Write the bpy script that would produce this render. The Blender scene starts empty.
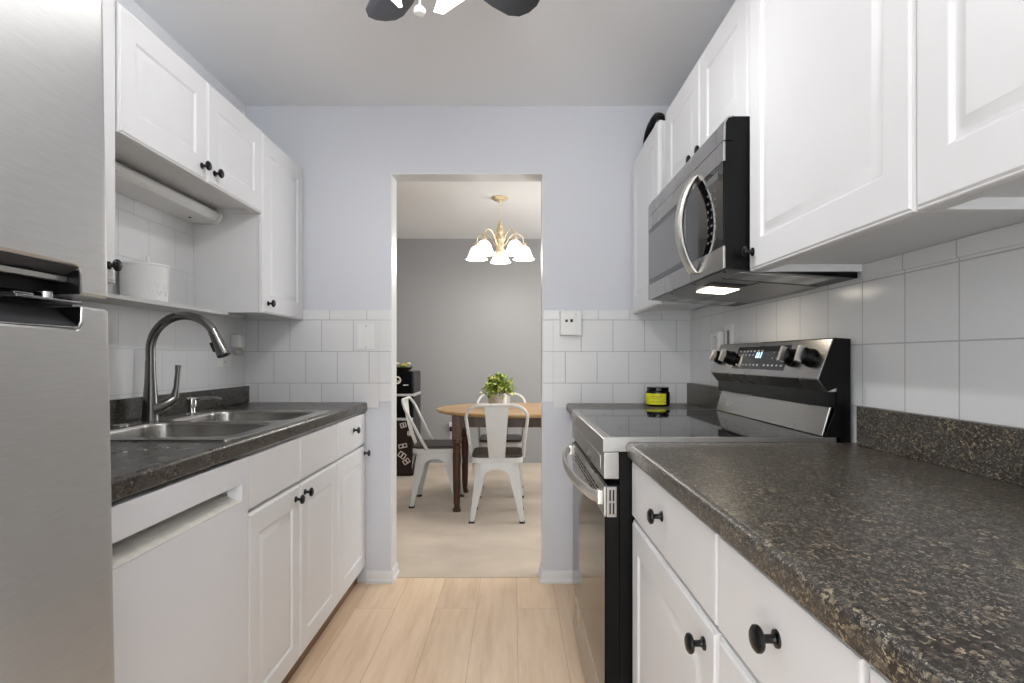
import bpy, bmesh, math, random
from mathutils import Vector, Matrix
random.seed(7)
SC = bpy.context.scene
COL = SC.collection
R = math.radians
PI = math.pi

# ------------------------------------------------------------------ camera
cam_d = bpy.data.cameras.new('camera'); cam = bpy.data.objects.new('camera', cam_d); COL.objects.link(cam)
cam.location = (0, 0, 1.149); cam.rotation_euler = (R(90), 0, 0)
cam_d.sensor_width = 36; cam_d.lens = 555 / 1024 * 36
cam_d.shift_x = -0.001; cam_d.shift_y = 0.0161; cam_d.clip_start = 0.02
SC.camera = cam
# ------------------------------------------------------------------ world, light, exposure
vs = SC.view_settings
vs.view_transform = 'Standard'; vs.look = 'None'; vs.gamma = 1; vs.use_curve_mapping = False
vs.exposure = 0.0
w = bpy.data.worlds.new('world'); SC.world = w; w.use_nodes = True
w.node_tree.nodes['Background'].inputs[0].default_value = (0.95, 0.975, 1.0, 1)
w.node_tree.nodes['Background'].inputs[1].default_value = 4.2

def area(name, loc, rot, sx, sy, power, color=(1, 1, 1)):
    d = bpy.data.lights.new(name, 'AREA'); d.shape = 'RECTANGLE'; d.size = sx; d.size_y = sy
    d.energy = power; d.color = color
    o = bpy.data.objects.new(name, d); COL.objects.link(o); o.location = loc; o.rotation_euler = rot
    return o
def point(name, loc, power, color=(1, 1, 1), radius=0.04):
    d = bpy.data.lights.new(name, 'POINT'); d.energy = power; d.color = color; d.shadow_soft_size = radius
    o = bpy.data.objects.new(name, d); COL.objects.link(o); o.location = loc
    return o
area('dining_fill', (1.75, 4.4, 1.5), (R(90), 0, R(90)), 1.9, 1.5, 46)       # added fill lamp brightening the dining room; no window stands there
FAN_W, CHANDELIER_W, HOOD_W = 10.0, 5.6, 0.45

# ------------------------------------------------------------------ materials
def lin(c):
    return tuple(((v / 255) / 12.92 if v / 255 <= 0.04045 else ((v / 255 + 0.055) / 1.055) ** 2.4) for v in c)
class NT:
    def __init__(s, name):
        s.m = bpy.data.materials.new(name); s.m.use_nodes = True
        s.t = s.m.node_tree; s.b = s.t.nodes['Principled BSDF']
    def n(s, typ, **kw):
        nd = s.t.nodes.new(typ)
        for k, v in kw.items(): setattr(nd, k, v)
        return nd
    def l(s, a, b): s.t.links.new(a, b)
    def ramp(s, fac, stops):
        r = s.n('ShaderNodeValToRGB'); e = r.color_ramp.elements
        while len(e) < len(stops): e.new(0.5)
        for i, (p, c) in enumerate(stops):
            e[i].position = p; e[i].color = (*c, 1)
        s.l(fac, r.inputs[0]); return r.outputs[0]
    def pos(s, scale=(1, 1, 1), obj=False):
        g = s.n('ShaderNodeTexCoord').outputs['Object'] if obj else s.n('ShaderNodeNewGeometry').outputs['Position']
        m = s.n('ShaderNodeMapping'); m.inputs['Scale'].default_value = scale
        s.l(g, m.inputs[0]); return m.outputs[0]
    def noise(s, vec, scale, detail=3, rough=0.5):
        t = s.n('ShaderNodeTexNoise'); t.inputs['Scale'].default_value = scale
        t.inputs['Detail'].default_value = detail; t.inputs['Roughness'].default_value = rough
        s.l(vec, t.inputs['Vector']); return t.outputs[0]
    def bump(s, h, strength=0.2, dist=0.002, invert=False):
        b = s.n('ShaderNodeBump'); b.invert = invert
        b.inputs['Strength'].default_value = strength; b.inputs['Distance'].default_value = dist
        s.l(h, b.inputs['Height']); s.l(b.outputs[0], s.b.inputs['Normal'])
    def mapr(s, v, a, b):
        m = s.n('ShaderNodeMapRange'); m.inputs[3].default_value = a; m.inputs[4].default_value = b
        s.l(v, m.inputs[0]); return m.outputs[0]
def mat(name, rgb, rough=0.5, metal=0.0, nscale=30, var=0.04, bump=0.0, coat=0.0, emit=None, estr=0, stretch=(1, 1, 1), obj=False, spec=0.5):
    k = NT(name); c = lin(rgb)
    f = k.noise(k.pos(stretch, obj), nscale)
    k.l(k.ramp(f, [(0.3, tuple(v * (1 - var) for v in c)), (0.7, tuple(min(1, v * (1 + var)) for v in c))]), k.b.inputs['Base Color'])
    k.b.inputs['Roughness'].default_value = rough; k.b.inputs['Metallic'].default_value = metal
    k.b.inputs['Coat Weight'].default_value = coat; k.b.inputs['Specular IOR Level'].default_value = spec
    if bump: k.bump(f, bump)
    if emit:
        k.b.inputs['Emission Color'].default_value = (*emit, 1); k.b.inputs['Emission Strength'].default_value = estr
    return k.m
def steel(name, rgb, rough, stretch):
    k = NT(name); c = lin(rgb)
    f = k.noise(k.pos(stretch), 12, 4)
    g = k.noise(k.pos((1, 1, 1)), 3.0, 2)
    k.l(k.ramp(f, [(0.25, tuple(v * 0.94 for v in c)), (0.75, tuple(min(1, v * 1.05) for v in c))]), k.b.inputs['Base Color'])
    k.l(k.mapr(g, rough - 0.05, rough + 0.07), k.b.inputs['Roughness'])
    k.b.inputs['Metallic'].default_value = 1
    k.bump(f, 0.05, 0.001)
    return k.m
def tile_mat(name, axis, u0, z0, w=0.1615, h=0.1615, offset=0.5, rgb=(226, 226, 226), mort=0.6):
    k = NT(name)
    g = k.n('ShaderNodeNewGeometry'); sp = k.n('ShaderNodeSeparateXYZ'); k.l(g.outputs['Position'], sp.inputs[0])
    cb = k.n('ShaderNodeCombineXYZ')
    a = k.n('ShaderNodeMath', operation='SUBTRACT'); a.inputs[1].default_value = u0; k.l(sp.outputs[axis], a.inputs[0])
    b = k.n('ShaderNodeMath', operation='SUBTRACT'); b.inputs[1].default_value = z0; k.l(sp.outputs[2], b.inputs[0])
    k.l(a.outputs[0], cb.inputs[0]); k.l(b.outputs[0], cb.inputs[1])
    t = k.n('ShaderNodeTexBrick'); t.offset = offset; t.offset_frequency = 2; t.squash = 1
    c = lin(rgb)
    t.inputs['Color1'].default_value = (*c, 1); t.inputs['Color2'].default_value = (*[v * 0.96 for v in c], 1)
    t.inputs['Mortar'].default_value = (*[v * mort for v in c], 1)
    t.inputs['Scale'].default_value = 1; t.inputs['Mortar Size'].default_value = 0.002
    t.inputs['Mortar Smooth'].default_value = 0.3
    t.inputs['Brick Width'].default_value = w; t.inputs['Row Height'].default_value = h
    k.b.inputs['Specular IOR Level'].default_value = 0.35
    k.l(cb.outputs[0], t.inputs['Vector']); k.l(t.outputs['Color'], k.b.inputs['Base Color'])
    k.l(k.mapr(t.outputs['Fac'], 0.2, 0.7), k.b.inputs['Roughness'])
    wv = k.noise(k.pos(), 9, 2)
    ad = k.n('ShaderNodeMath', operation='MULTIPLY_ADD'); ad.inputs[1].default_value = -0.6
    k.l(t.outputs['Fac'], ad.inputs[0]); k.l(wv, ad.inputs[2])
    k.bump(ad.outputs[0], 0.35, 0.003)
    return k.m
def granite(name, light=1.0, rough=0.3):
    k = NT(name)
    def flecks(sc):
        v = k.n('ShaderNodeTexVoronoi'); v.inputs['Scale'].default_value = sc
        warp = k.n('ShaderNodeTexNoise'); warp.inputs['Scale'].default_value = sc * 0.5; k.l(k.pos(), warp.inputs['Vector'])
        mx = k.n('ShaderNodeMixRGB'); mx.inputs[0].default_value = 0.012; k.l(k.pos((1, 0.62, 1)), mx.inputs[1])
        k.l(warp.outputs['Color'], mx.inputs[2]); k.l(mx.outputs[0], v.inputs['Vector'])
        q = k.n('ShaderNodeSeparateColor'); k.l(v.outputs['Color'], q.inputs[0]); return q.outputs
    A = flecks(290); B = flecks(520)
    n2 = k.noise(k.pos(), 22, 5, 0.7)
    L = light
    def c3(r, g, b): return (r * L, g * L, b * L)
    base = k.ramp(A[0], [(0.0, c3(0.008, 0.0065, 0.0055)), (0.45, c3(0.026, 0.020, 0.016)), (0.68, c3(0.062, 0.049, 0.039)), (0.83, c3(0.16, 0.13, 0.095)), (1.0, c3(0.38, 0.32, 0.22))])
    fine = k.ramp(B[1], [(0.0, c3(0.010, 0.009, 0.008)), (0.62, c3(0.032, 0.028, 0.025)), (0.82, c3(0.11, 0.098, 0.08)), (1.0, c3(0.38, 0.34, 0.27))])
    mixn = k.n('ShaderNodeMixRGB'); k.l(k.ramp(n2, [(0.4, (0, 0, 0)), (0.6, (1, 1, 1))]), mixn.inputs[0]); k.l(base, mixn.inputs[1]); k.l(fine, mixn.inputs[2])
    k.l(mixn.outputs[0], k.b.inputs['Base Color'])
    k.l(k.mapr(n2, rough - 0.05, rough + 0.1), k.b.inputs['Roughness'])
    k.bump(A[0], 0.05, 0.0005)
    return k.m
def planks(name):
    k = NT(name)
    g = k.n('ShaderNodeNewGeometry'); sp = k.n('ShaderNodeSeparateXYZ'); k.l(g.outputs['Position'], sp.inputs[0])
    cb = k.n('ShaderNodeCombineXYZ')
    a = k.n('ShaderNodeMath', operation='ADD'); a.inputs[1].default_value = 5.54; k.l(sp.outputs[1], a.inputs[0])
    b = k.n('ShaderNodeMath', operation='ADD'); b.inputs[1].default_value = 5.562 + 0.0; k.l(sp.outputs[0], b.inputs[0])
    k.l(a.outputs[0], cb.inputs[0]); k.l(b.outputs[0], cb.inputs[1])
    t = k.n('ShaderNodeTexBrick'); t.offset = 0.37; t.offset_frequency = 2
    t.inputs['Color1'].default_value = (0, 0, 0, 1); t.inputs['Color2'].default_value = (1, 1, 1, 1); t.inputs['Mortar'].default_value = (0.5, 0.5, 0.5, 1)
    t.inputs['Scale'].default_value = 1; t.inputs['Mortar Size'].default_value = 0.0009; t.inputs['Mortar Smooth'].default_value = 0.2
    t.inputs['Brick Width'].default_value = 1.22; t.inputs['Row Height'].default_value = 0.186
    k.l(cb.outputs[0], t.inputs['Vector'])
    sh = k.n('ShaderNodeVectorMath', operation='MULTIPLY_ADD'); sh.inputs[1].default_value = (3.1, 7.3, 0)
    k.l(t.outputs['Color'], sh.inputs[0]); k.l(k.pos((9, 0.9, 1)), sh.inputs[2])
    grain = k.noise(sh.outputs[0], 2.2, 6, 0.62)
    fine = k.noise(k.pos((70, 3, 1)), 3, 4, 0.6)
    col = k.ramp(grain, [(0.25, lin((222, 190, 154))), (0.48, lin((238, 210, 177))), (0.75, lin((247, 223, 194)))])
    m = k.n('ShaderNodeMixRGB', blend_type='MULTIPLY'); m.inputs[0].default_value = 1
    k.l(col, m.inputs[1]); k.l(k.ramp(fine, [(0.3, (0.94, 0.93, 0.92)), (0.6, (1, 1, 1))]), m.inputs[2])
    m3 = k.n('ShaderNodeMixRGB', blend_type='MULTIPLY'); m3.inputs[0].default_value = 1
    k.l(m.outputs[0], m3.inputs[1]); k.l(k.ramp(t.outputs['Color'], [(0, (0.92, 0.92, 0.93)), (1, (1, 1, 1))]), m3.inputs[2])
    m2 = k.n('ShaderNodeMixRGB'); k.l(t.outputs['Fac'], m2.inputs[0]); k.l(m3.outputs[0], m2.inputs[1]); m2.inputs[2].default_value = (*lin((176, 146, 116)), 1)
    k.l(m2.outputs[0], k.b.inputs['Base Color']); k.b.inputs['Roughness'].default_value = 0.42
    k.bump(fine, 0.05, 0.001)
    return k.m
def wood(name, dark, lightc, axis='x', scale=3, rough=0.35):
    k = NT(name)
    st = {'x': (1, 12, 12), 'y': (12, 1, 12), 'z': (12, 12, 1)}[axis]
    f = k.noise(k.pos(st, True), scale, 6, 0.65)
    k.l(k.ramp(f, [(0.3, lin(dark)), (0.7, lin(lightc))]), k.b.inputs['Base Color'])
    k.b.inputs['Roughness'].default_value = rough
    k.bump(f, 0.06, 0.001)
    return k.m
def carpet(name):
    k = NT(name)
    f = k.noise(k.pos(), 260, 3); g = k.noise(k.pos((1, 1.6, 1)), 2.2, 4)
    ad = k.n('ShaderNodeMath', operation='MULTIPLY_ADD'); ad.inputs[1].default_value = 0.5; k.l(f, ad.inputs[0])
    h = k.n('ShaderNodeMath', operation='MULTIPLY'); h.inputs[1].default_value = 0.5; k.l(g, h.inputs[0]); k.l(h.outputs[0], ad.inputs[2])
    k.l(k.ramp(ad.outputs[0], [(0.35, lin((184, 168, 150))), (0.62, lin((220, 204, 184)))]), k.b.inputs['Base Color'])
    k.b.inputs['Roughness'].default_value = 0.95; k.b.inputs['Sheen Weight'].default_value = 0.2
    k.bump(f, 0.5, 0.004)
    return k.m
def perforated(name):
    k = NT(name)
    v = k.n('ShaderNodeTexVoronoi'); v.inputs['Scale'].default_value = 160; v.inputs['Randomness'].default_value = 0
    k.l(k.pos(), v.inputs['Vector'])
    k.l(k.ramp(v.outputs['Distance'], [(0.3, (0.01, 0.01, 0.01)), (0.4, (0.6, 0.6, 0.6))]), k.b.inputs['Base Color'])
    k.b.inputs['Metallic'].default_value = 0.7; k.b.inputs['Roughness'].default_value = 0.4
    return k.m

M = {}
M['white'] = mat('cabinet_white', (228, 228, 229), 0.45, nscale=6, var=0.012)
M['white_side'] = mat('cabinet_side_white', (222, 222, 222), 0.45, nscale=6, var=0.015)
M['raw_white'] = mat('cabinet_underside', (205, 204, 201), 0.6, nscale=20, var=0.05)
M['appliance_white'] = mat('appliance_white', (222, 224, 228), 0.3, nscale=5, var=0.01)
M['pocket'] = mat('dishwasher_pocket', (226, 222, 212), 0.5, nscale=45, var=0.07)
M['wall'] = mat('lavender_grey_paint', (208, 210, 216), 0.6, nscale=90, var=0.012, bump=0.04)
M['trim'] = mat('trim_white_paint', (222, 222, 222), 0.4, nscale=20, var=0.015)
M['stub'] = mat('lit_wall_paint', (214, 217, 224), 0.55, nscale=90, var=0.012, bump=0.04)  # wall paint lightened to stand in for stronger light on the stubs; unused
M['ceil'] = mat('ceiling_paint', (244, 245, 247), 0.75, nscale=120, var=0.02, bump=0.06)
M['dceil'] = mat('dining_ceiling_paint', (240, 240, 240), 0.75, nscale=120, var=0.02, bump=0.05)
M['dwall'] = mat('dining_grey_paint', (158, 158, 158), 0.42, nscale=70, var=0.015, bump=0.03)
M['floor'] = planks('oak_plank_floor'); M['carpet'] = carpet('beige_carpet')
M['toe'] = wood('toe_kick_brown', (104, 76, 58), (140, 106, 82), 'y', 2, 0.6)
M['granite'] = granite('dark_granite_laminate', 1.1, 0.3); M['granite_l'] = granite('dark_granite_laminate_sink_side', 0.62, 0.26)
M['tile_bl'] = tile_mat('back_tile_sink_side', 0, -1.303, 1.0205, w=0.162)
M['tile_br'] = tile_mat('back_tile_stove_side', 0, 0.349, 1.0205, w=0.162)
M['tile_l'] = tile_mat('side_tile_sink', 1, 1.92, 1.0205, w=0.162, mort=0.76)
M['tile_r'] = tile_mat('side_tile_stove', 1, 1.128, 1.0225, w=0.1565, offset=0.0)
M['cap_l'] = tile_mat('cap_tile_sink_side', 0, -0.747, 0.5, w=0.19, h=5, offset=0)
M['cap_r'] = tile_mat('cap_tile_stove_side', 0, 0.435, 0.5, w=0.162, h=5, offset=0)
M['edge_tile'] = tile_mat('edge_tile', 0, -9.9, 1.0205, w=50, offset=0)
M['steel_fridge'] = steel('brushed_steel_fridge', (200, 200, 199), 0.40, (2, 2, 40))
M['steel_fridge'].node_tree.nodes['Principled BSDF'].inputs['Metallic'].default_value = 0.8
M['steel'] = steel('brushed_steel', (172, 170, 167), 0.27, (2, 1, 60))
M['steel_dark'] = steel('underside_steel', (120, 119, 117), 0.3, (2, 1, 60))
M['steel_sink'] = steel('sink_steel', (186, 184, 180), 0.25, (30, 2, 30))
M['nickel'] = steel('dark_nickel', (128, 127, 125), 0.23, (30, 30, 3))
M['chrome'] = mat('chrome', (214, 214, 214), 0.12, 1.0, var=0.01)
M['handle'] = mat('satin_steel_handle', (222, 220, 215), 0.3, 1.0, var=0.01)
M['black'] = mat('black_satin', (12, 12, 13), 0.32, var=0.1, spec=0.25)
M['knob'] = mat('black_knob', (10, 10, 11), 0.25, var=0.1, spec=0.4)
M['black_plastic'] = mat('black_plastic', (22, 22, 23), 0.5, var=0.1)
M['grey_plastic'] = mat('dark_grey_plastic', (88, 88, 90), 0.4, var=0.04)
M['pocket_grey'] = mat('pocket_dark_grey', (58, 58, 60), 0.4, var=0.05, spec=0.3)
M['enamel'] = mat('black_enamel_side', (10, 10, 11), 0.3, var=0.1, spec=0.18)
M['glass_black'] = mat('black_glass', (9, 9, 10), 0.04, var=0.05, spec=0.45)
M['oven_glass'] = mat('oven_glass', (20, 18, 17), 0.06, var=0.05, spec=0.14)
M['mw_glass'] = mat('microwave_window', (72, 72, 73), 0.16, var=0.05, coat=0.4)
M['mesh'] = perforated('vent_mesh')
M['lens_on'] = mat('lit_lamp_lens', (255, 246, 226), 0.4, emit=(1, 0.9, 0.72), estr=5)
M['digit'] = mat('clock_digits', (180, 225, 255), 0.4, emit=(0.55, 0.82, 1.0), estr=1.6)
M['print'] = mat('panel_print', (170, 172, 176), 0.5)
M['plastic'] = mat('white_plastic', (228, 228, 226), 0.35, var=0.01)
M['ivory'] = mat('ivory_plastic', (232, 231, 228), 0.4, var=0.01)
M['clear'] = mat('clear_oil', (190, 186, 172), 0.1, var=0.1)
M['ceramic'] = mat('white_ceramic', (234, 234, 232), 0.4, nscale=40, var=0.01, bump=0.3, obj=True)
M['fan_blade'] = mat('sheen_fan_blade', (84, 88, 100), 0.3, nscale=10, var=0.05)  # same dark blade with its blue-grey reflection put into the colour
M['fan_blade_dark'] = mat('black_fan_blade', (40, 41, 44), 0.3, nscale=10, var=0.05)
M['shade_fan'] = mat('fan_shade_glass', (246, 246, 246), 0.2, emit=(1, 0.98, 0.95), estr=4.0)
M['shade_on'] = mat('lit_chandelier_glass', (250, 246, 236), 0.3, emit=(1, 0.96, 0.9), estr=0.9)
M['brass'] = mat('pale_brass', (232, 214, 178), 0.35, 0.5, var=0.05)
M['chair'] = mat('white_painted_metal', (210, 210, 206), 0.35, nscale=14, var=0.02)
M['seat_wood'] = wood('dark_seat_wood', (46, 36, 31), (72, 58, 50), 'y', 3, 0.4)
M['table_top'] = wood('oak_table_top', (158, 124, 80), (186, 152, 104), 'x', 3, 0.3)
M['table_leg'] = wood('brown_table_leg', (52, 31, 18), (86, 54, 30), 'z', 3, 0.35)
M['galv'] = mat('galvanised_metal', (190, 190, 192), 0.35, 0.8, nscale=40, var=0.1)
M['leaf'] = mat('green_leaf', (118, 140, 52), 0.5, nscale=60, var=0.35)
M['leaf2'] = mat('yellow_green_leaf', (196, 202, 110), 0.5, nscale=60, var=0.3)
M['gloss_black'] = mat('gloss_black', (8, 8, 10), 0.14, var=0.1, spec=0.12)
M['choc'] = mat('brown_black_panel', (44, 34, 30), 0.35, var=0.08, spec=0.2)
M['sticker'] = mat('pale_sticker', (226, 216, 206), 0.5, nscale=120, var=0.12)
M['band'] = mat('pale_band', (206, 205, 202), 0.3, 0.3, nscale=60, var=0.15)
M['petal_w'] = mat('cream_petal', (244, 232, 190), 0.6, var=0.06); M['petal_y'] = mat('yellow_petal', (206, 190, 96), 0.6, var=0.1)
M['candle_glass'] = mat('black_brown_jar', (16, 11, 9), 0.1, var=0.1, spec=0.4)
M['candle_label'] = mat('yellow_green_label', (232, 230, 34), 0.5, nscale=30, var=0.05)
M['label_ink'] = mat('label_ink', (150, 148, 30), 0.5)
M['dark_hole'] = mat('dark_hole', (8, 8, 8), 0.8)

# ------------------------------------------------------------------ mesh builder
class MB:
    def __init__(s): s.bm = bmesh.new()
    def _merge(s, t):
        me = bpy.data.meshes.new('t'); t.to_mesh(me); t.free(); s.bm.from_mesh(me); bpy.data.meshes.remove(me); return s
    def box(s, x0, x1, y0, y1, z0, z1, bev=0.0, seg=2, mtx=None):
        t = bmesh.new(); bmesh.ops.create_cube(t, size=1)
        for v in t.verts:
            v.co = Vector(((x0 + x1) / 2 + v.co.x * (x1 - x0), (y0 + y1) / 2 + v.co.y * (y1 - y0), (z0 + z1) / 2 + v.co.z * (z1 - z0)))
        if bev: bmesh.ops.bevel(t, geom=t.edges[:], offset=bev, segments=seg, profile=0.5, affect='EDGES')
        if mtx: bmesh.ops.transform(t, matrix=mtx, verts=t.verts)
        return s._merge(t)
    def prism(s, pts, axis, a0, a1, bev=0.0, seg=2, mtx=None):
        """polygon extruded along axis: x -> pts (y,z); y -> pts (x,z); z -> pts (x,y)"""
        t = bmesh.new()
        mk = {'x': lambda p, a: (a, p[0], p[1]), 'y': lambda p, a: (p[0], a, p[1]), 'z': lambda p, a: (p[0], p[1], a)}[axis]
        A = [t.verts.new(mk(p, a0)) for p in pts]; B = [t.verts.new(mk(p, a1)) for p in pts]
        t.faces.new(A); t.faces.new(B[::-1])
        for i in range(len(pts)):
            j = (i + 1) % len(pts); t.faces.new((A[i], B[i], B[j], A[j]))
        bmesh.ops.recalc_face_normals(t, faces=t.faces)
        if bev: bmesh.ops.bevel(t, geom=t.edges[:], offset=bev, segments=seg, profile=0.5, affect='EDGES')
        if mtx: bmesh.ops.transform(t, matrix=mtx, verts=t.verts)
        return s._merge(t)
    def rings(s, rings, cap0=True, cap1=True, closed=False):
        vs = [[s.bm.verts.new(p) for p in r] for r in rings]
        n = len(vs[0]); m = len(vs)
        for i in range(m if closed else m - 1):
            a, b = vs[i], vs[(i + 1) % m]
            for j in range(n):
                q = (j + 1) % n
                s.bm.faces.new((a[j], a[q], b[q], b[j]))
        if not closed:
            if cap0: s.bm.faces.new(vs[0][::-1])
            if cap1: s.bm.faces.new(vs[-1])
        return s
    def lathe(s, prof, o=(0, 0, 0), axis=(0, 0, 1), n=24, cap0=True, cap1=True):
        q = Vector((0, 0, 1)).rotation_difference(Vector(axis).normalized()); o = Vector(o)
        return s.rings([[o + q @ Vector((max(r, 1e-5) * math.cos(2 * PI * k / n), max(r, 1e-5) * math.sin(2 * PI * k / n), z)) for k in range(n)] for r, z in prof], cap0, cap1)
    def tube(s, pts, r, n=10, closed=False):
        pts = [Vector(p) for p in pts]; m = len(pts)
        rs = r if isinstance(r, (list, tuple)) else [r] * m
        rg = []; up = None
        for i in range(m):
            a = pts[(i - 1) % m] if (closed or i > 0) else pts[i]; b = pts[(i + 1) % m] if (closed or i < m - 1) else pts[i]
            d = (b - a).normalized()
            if up is None:
                up = Vector((0, 0, 1)) if abs(d.z) < 0.9 else Vector((1, 0, 0))
            u = (up - d * up.dot(d)).normalized(); up = u; v = d.cross(u)
            rg.append([pts[i] + rs[i] * (math.cos(2 * PI * k / n) * u + math.sin(2 * PI * k / n) * v) for k in range(n)])
        return s.rings(rg, closed=closed)
    def quad(s, *p):
        s.bm.faces.new([s.bm.verts.new(q) for q in p]); return s
    def sphere(s, o, r, sc=(1, 1, 1), u=16, v=10):
        t = bmesh.new(); bmesh.ops.create_uvsphere(t, u_segments=u, v_segments=v, radius=r)
        for k in t.verts: k.co = Vector((k.co.x * sc[0] + o[0], k.co.y * sc[1] + o[1], k.co.z * sc[2] + o[2]))
        return s._merge(t)
    def xf(s, m):
        bmesh.ops.transform(s.bm, matrix=m, verts=s.bm.verts); return s
    def build(s, name, m, parent=None, sharp=32, weld=True):
        bm = s.bm
        if weld: bmesh.ops.remove_doubles(bm, verts=bm.verts, dist=1e-5)
        bmesh.ops.recalc_face_normals(bm, faces=bm.faces)
        for f in bm.faces: f.smooth = True
        for e in bm.edges:
            if len(e.link_faces) == 2 and e.calc_face_angle(0) > R(sharp): e.smooth = False
        lo = Vector((min(v.co.x for v in bm.verts), min(v.co.y for v in bm.verts), min(v.co.z for v in bm.verts)))
        hi = Vector((max(v.co.x for v in bm.verts), max(v.co.y for v in bm.verts), max(v.co.z for v in bm.verts)))
        c = (lo + hi) / 2
        for v in bm.verts: v.co -= c
        me = bpy.data.meshes.new(name); bm.to_mesh(me); bm.free()
        me.materials.append(M[m] if isinstance(m, str) else m)
        o = bpy.data.objects.new(name, me); COL.objects.link(o)
        pw = Vector(); p = parent
        while p is not None: pw += p.location; p = p.parent
        o.location = c - pw; o.parent = parent
        if len(me.polygons) < 3000:
            wn = o.modifiers.new('weighted_normal', 'WEIGHTED_NORMAL'); wn.keep_sharp = True; wn.weight = 80
        return o
def thing(name, label, cat, loc=(0, 0, 0), group=None):
    o = bpy.data.objects.new(name, None); COL.objects.link(o); o.location = loc; o.empty_display_size = 0.05
    return tag(o, label, cat, group)
def tag(o, label, cat, group=None):
    o['label'] = label; o['category'] = cat
    if group: o['group'] = group
    return o
def struct(o): o['kind'] = 'structure'; return o
def copy_tree(o, parent=None):
    c = o.copy(); COL.objects.link(c); c.parent = parent
    for ch in o.children: copy_tree(ch, c)
    return c
def arc(cx, cy, r, a0, a1, n):
    return [(cx + r * math.cos(R(a0 + (a1 - a0) * i / n)), cy + r * math.sin(R(a0 + (a1 - a0) * i / n))) for i in range(n + 1)]
def rrect(x0, x1, y0, y1, r, n=5):
    return arc(x1 - r, y1 - r, r, 0, 90, n) + arc(x0 + r, y1 - r, r, 90, 180, n) + arc(x0 + r, y0 + r, r, 180, 270, n) + arc(x1 - r, y0 + r, r, 270, 360, n)

# ------------------------------------------------------------------ the setting
XL, XR, YB, ZC = -1.374, 0.915, 2.846, 2.442
YW = 2.961            # dining face of the back wall
YD, XDL, XDR, ZD = 6.07, -2.3, 1.9, 2.452
YN = -1.7
struct(MB().box(XL - 0.1, XR + 0.1, YN, 2.90, -0.06, 0).build('floor', 'floor'))
struct(MB().box(XDL - 0.1, XDR + 0.1, 2.90, YD + 0.1, -0.06, 0.004).build('floor_carpet', 'carpet'))
struct(MB().box(XL - 0.1, XR + 0.1, YN, YW, ZC, ZC + 0.08).build('ceiling', 'ceil'))
struct(MB().box(XDL - 0.1, XDR + 0.1, YW, YD + 0.1, ZD, ZD + 0.08).build('ceiling_dining', 'dceil'))
wl = struct(MB().box(XL - 0.1, XL, YN, YB, 0, ZC).build('wall_left', 'ceil'))  # ceiling paint stands in for the shadowed grey strip above the cabinets
wr = struct(MB().box(XR, XR + 0.1, YN, YB, 0, ZC).build('wall_right', 'wall'))
DX0, DX1, DZ = -0.626, 0.154, 2.095
wb = struct(MB().box(XDL - 0.1, DX0, YB, YW, 0, ZC + 0.02).box(DX1, XDR + 0.1, YB, YW, 0, ZC + 0.02).box(DX0, DX1, YB, YW, DZ, ZC + 0.02).build('wall_back', 'wall'))
struct(MB().box(XDL, XDR, YD, YD + 0.1, 0, ZD).build('wall_dining_far', 'dwall'))
struct(MB().box(XDL - 0.1, XDL, YW, YD, 0, ZD).build('wall_dining_left', 'dwall'))
struct(MB().box(XDR, XDR + 0.1, YW, YD, 0, ZD).build('wall_dining_right', 'dwall'))
# painted liner of the opening, white
struct(MB().box(DX0, DX0 + 0.004, YB - 0.002, YW + 0.002, 0, DZ).box(DX1 - 0.004, DX1, YB - 0.002, YW + 0.002, 0, DZ).box(DX0, DX1, YB - 0.002, YW + 0.002, DZ - 0.004, DZ).build('trim_1', 'trim'))
# tiles: fields and caps are parts of the walls
ZT0, ZT1 = 0.925, 1.3435
T = 0.008
MB().box(XL, -0.685, YB - T, YB, ZT0 - 0.03, ZT1).build('tile_field', 'tile_bl', wb)
MB().box(-0.685, DX0, YB - T, YB, ZT0, ZT1, 0.002).build('edge_tile', 'edge_tile', wb)
MB().box(XL, DX0, YB - T - 0.002, YB, ZT1, 1.396, 0.004).build('cap_tile', 'cap_l', wb)
MB().box(0.206, XR, YB - T, YB, ZT0 - 0.03, ZT1).build('tile_field', 'tile_br', wb)
MB().box(DX1, 0.206, YB - T, YB, ZT0, ZT1, 0.002).build('edge_tile', 'edge_tile', wb)
MB().box(DX1, XR, YB - T - 0.002, YB, ZT1, 1.396, 0.004).build('cap_tile', 'cap_r', wb)
MB().box(XL, XL + T, 0.9, YB - T, 0.9, 1.765).build('tile_field', 'tile_l', wl)
MB().box(XR - T, XR, -1.2, YB - T, 0.9, 1.385).build('tile_field', 'tile_r', wr)
MB().box(XR - T - 0.006, XR, -1.2, 1.44, 1.352, 1.392, 0.006).build('cap_tile', 'tile_r', wr)
# baseboards on the two wall stubs
def base_prof(y): return [(y, 0), (y - 0.02, 0), (y - 0.02, 0.012), (y - 0.013, 0.02), (y - 0.012, 0.05), (y - 0.006, 0.06), (y, 0.062)]
b = MB().prism([(p[0], p[1]) for p in base_prof(YB)], 'x', -0.75, DX0 + 0.012)
b.prism([(DX0, 0), (DX0 + 0.02, 0), (DX0 + 0.02, 0.012), (DX0 + 0.013, 0.02), (DX0 + 0.012, 0.05), (DX0 + 0.006, 0.06), (DX0, 0.062)], 'y', YB - 0.012, YW + 0.005)
struct(b.build('baseboard_left', 'trim'))
b = MB().prism([(p[0], p[1]) for p in base_prof(YB)], 'x', DX1 - 0.012, 0.32)
b.prism([(DX1, 0), (DX1 - 0.02, 0), (DX1 - 0.02, 0.012), (DX1 - 0.013, 0.02), (DX1 - 0.012, 0.05), (DX1 - 0.006, 0.06), (DX1, 0.062)], 'y', YB - 0.012, YW + 0.005)
struct(b.build('baseboard_right', 'trim'))
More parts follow.
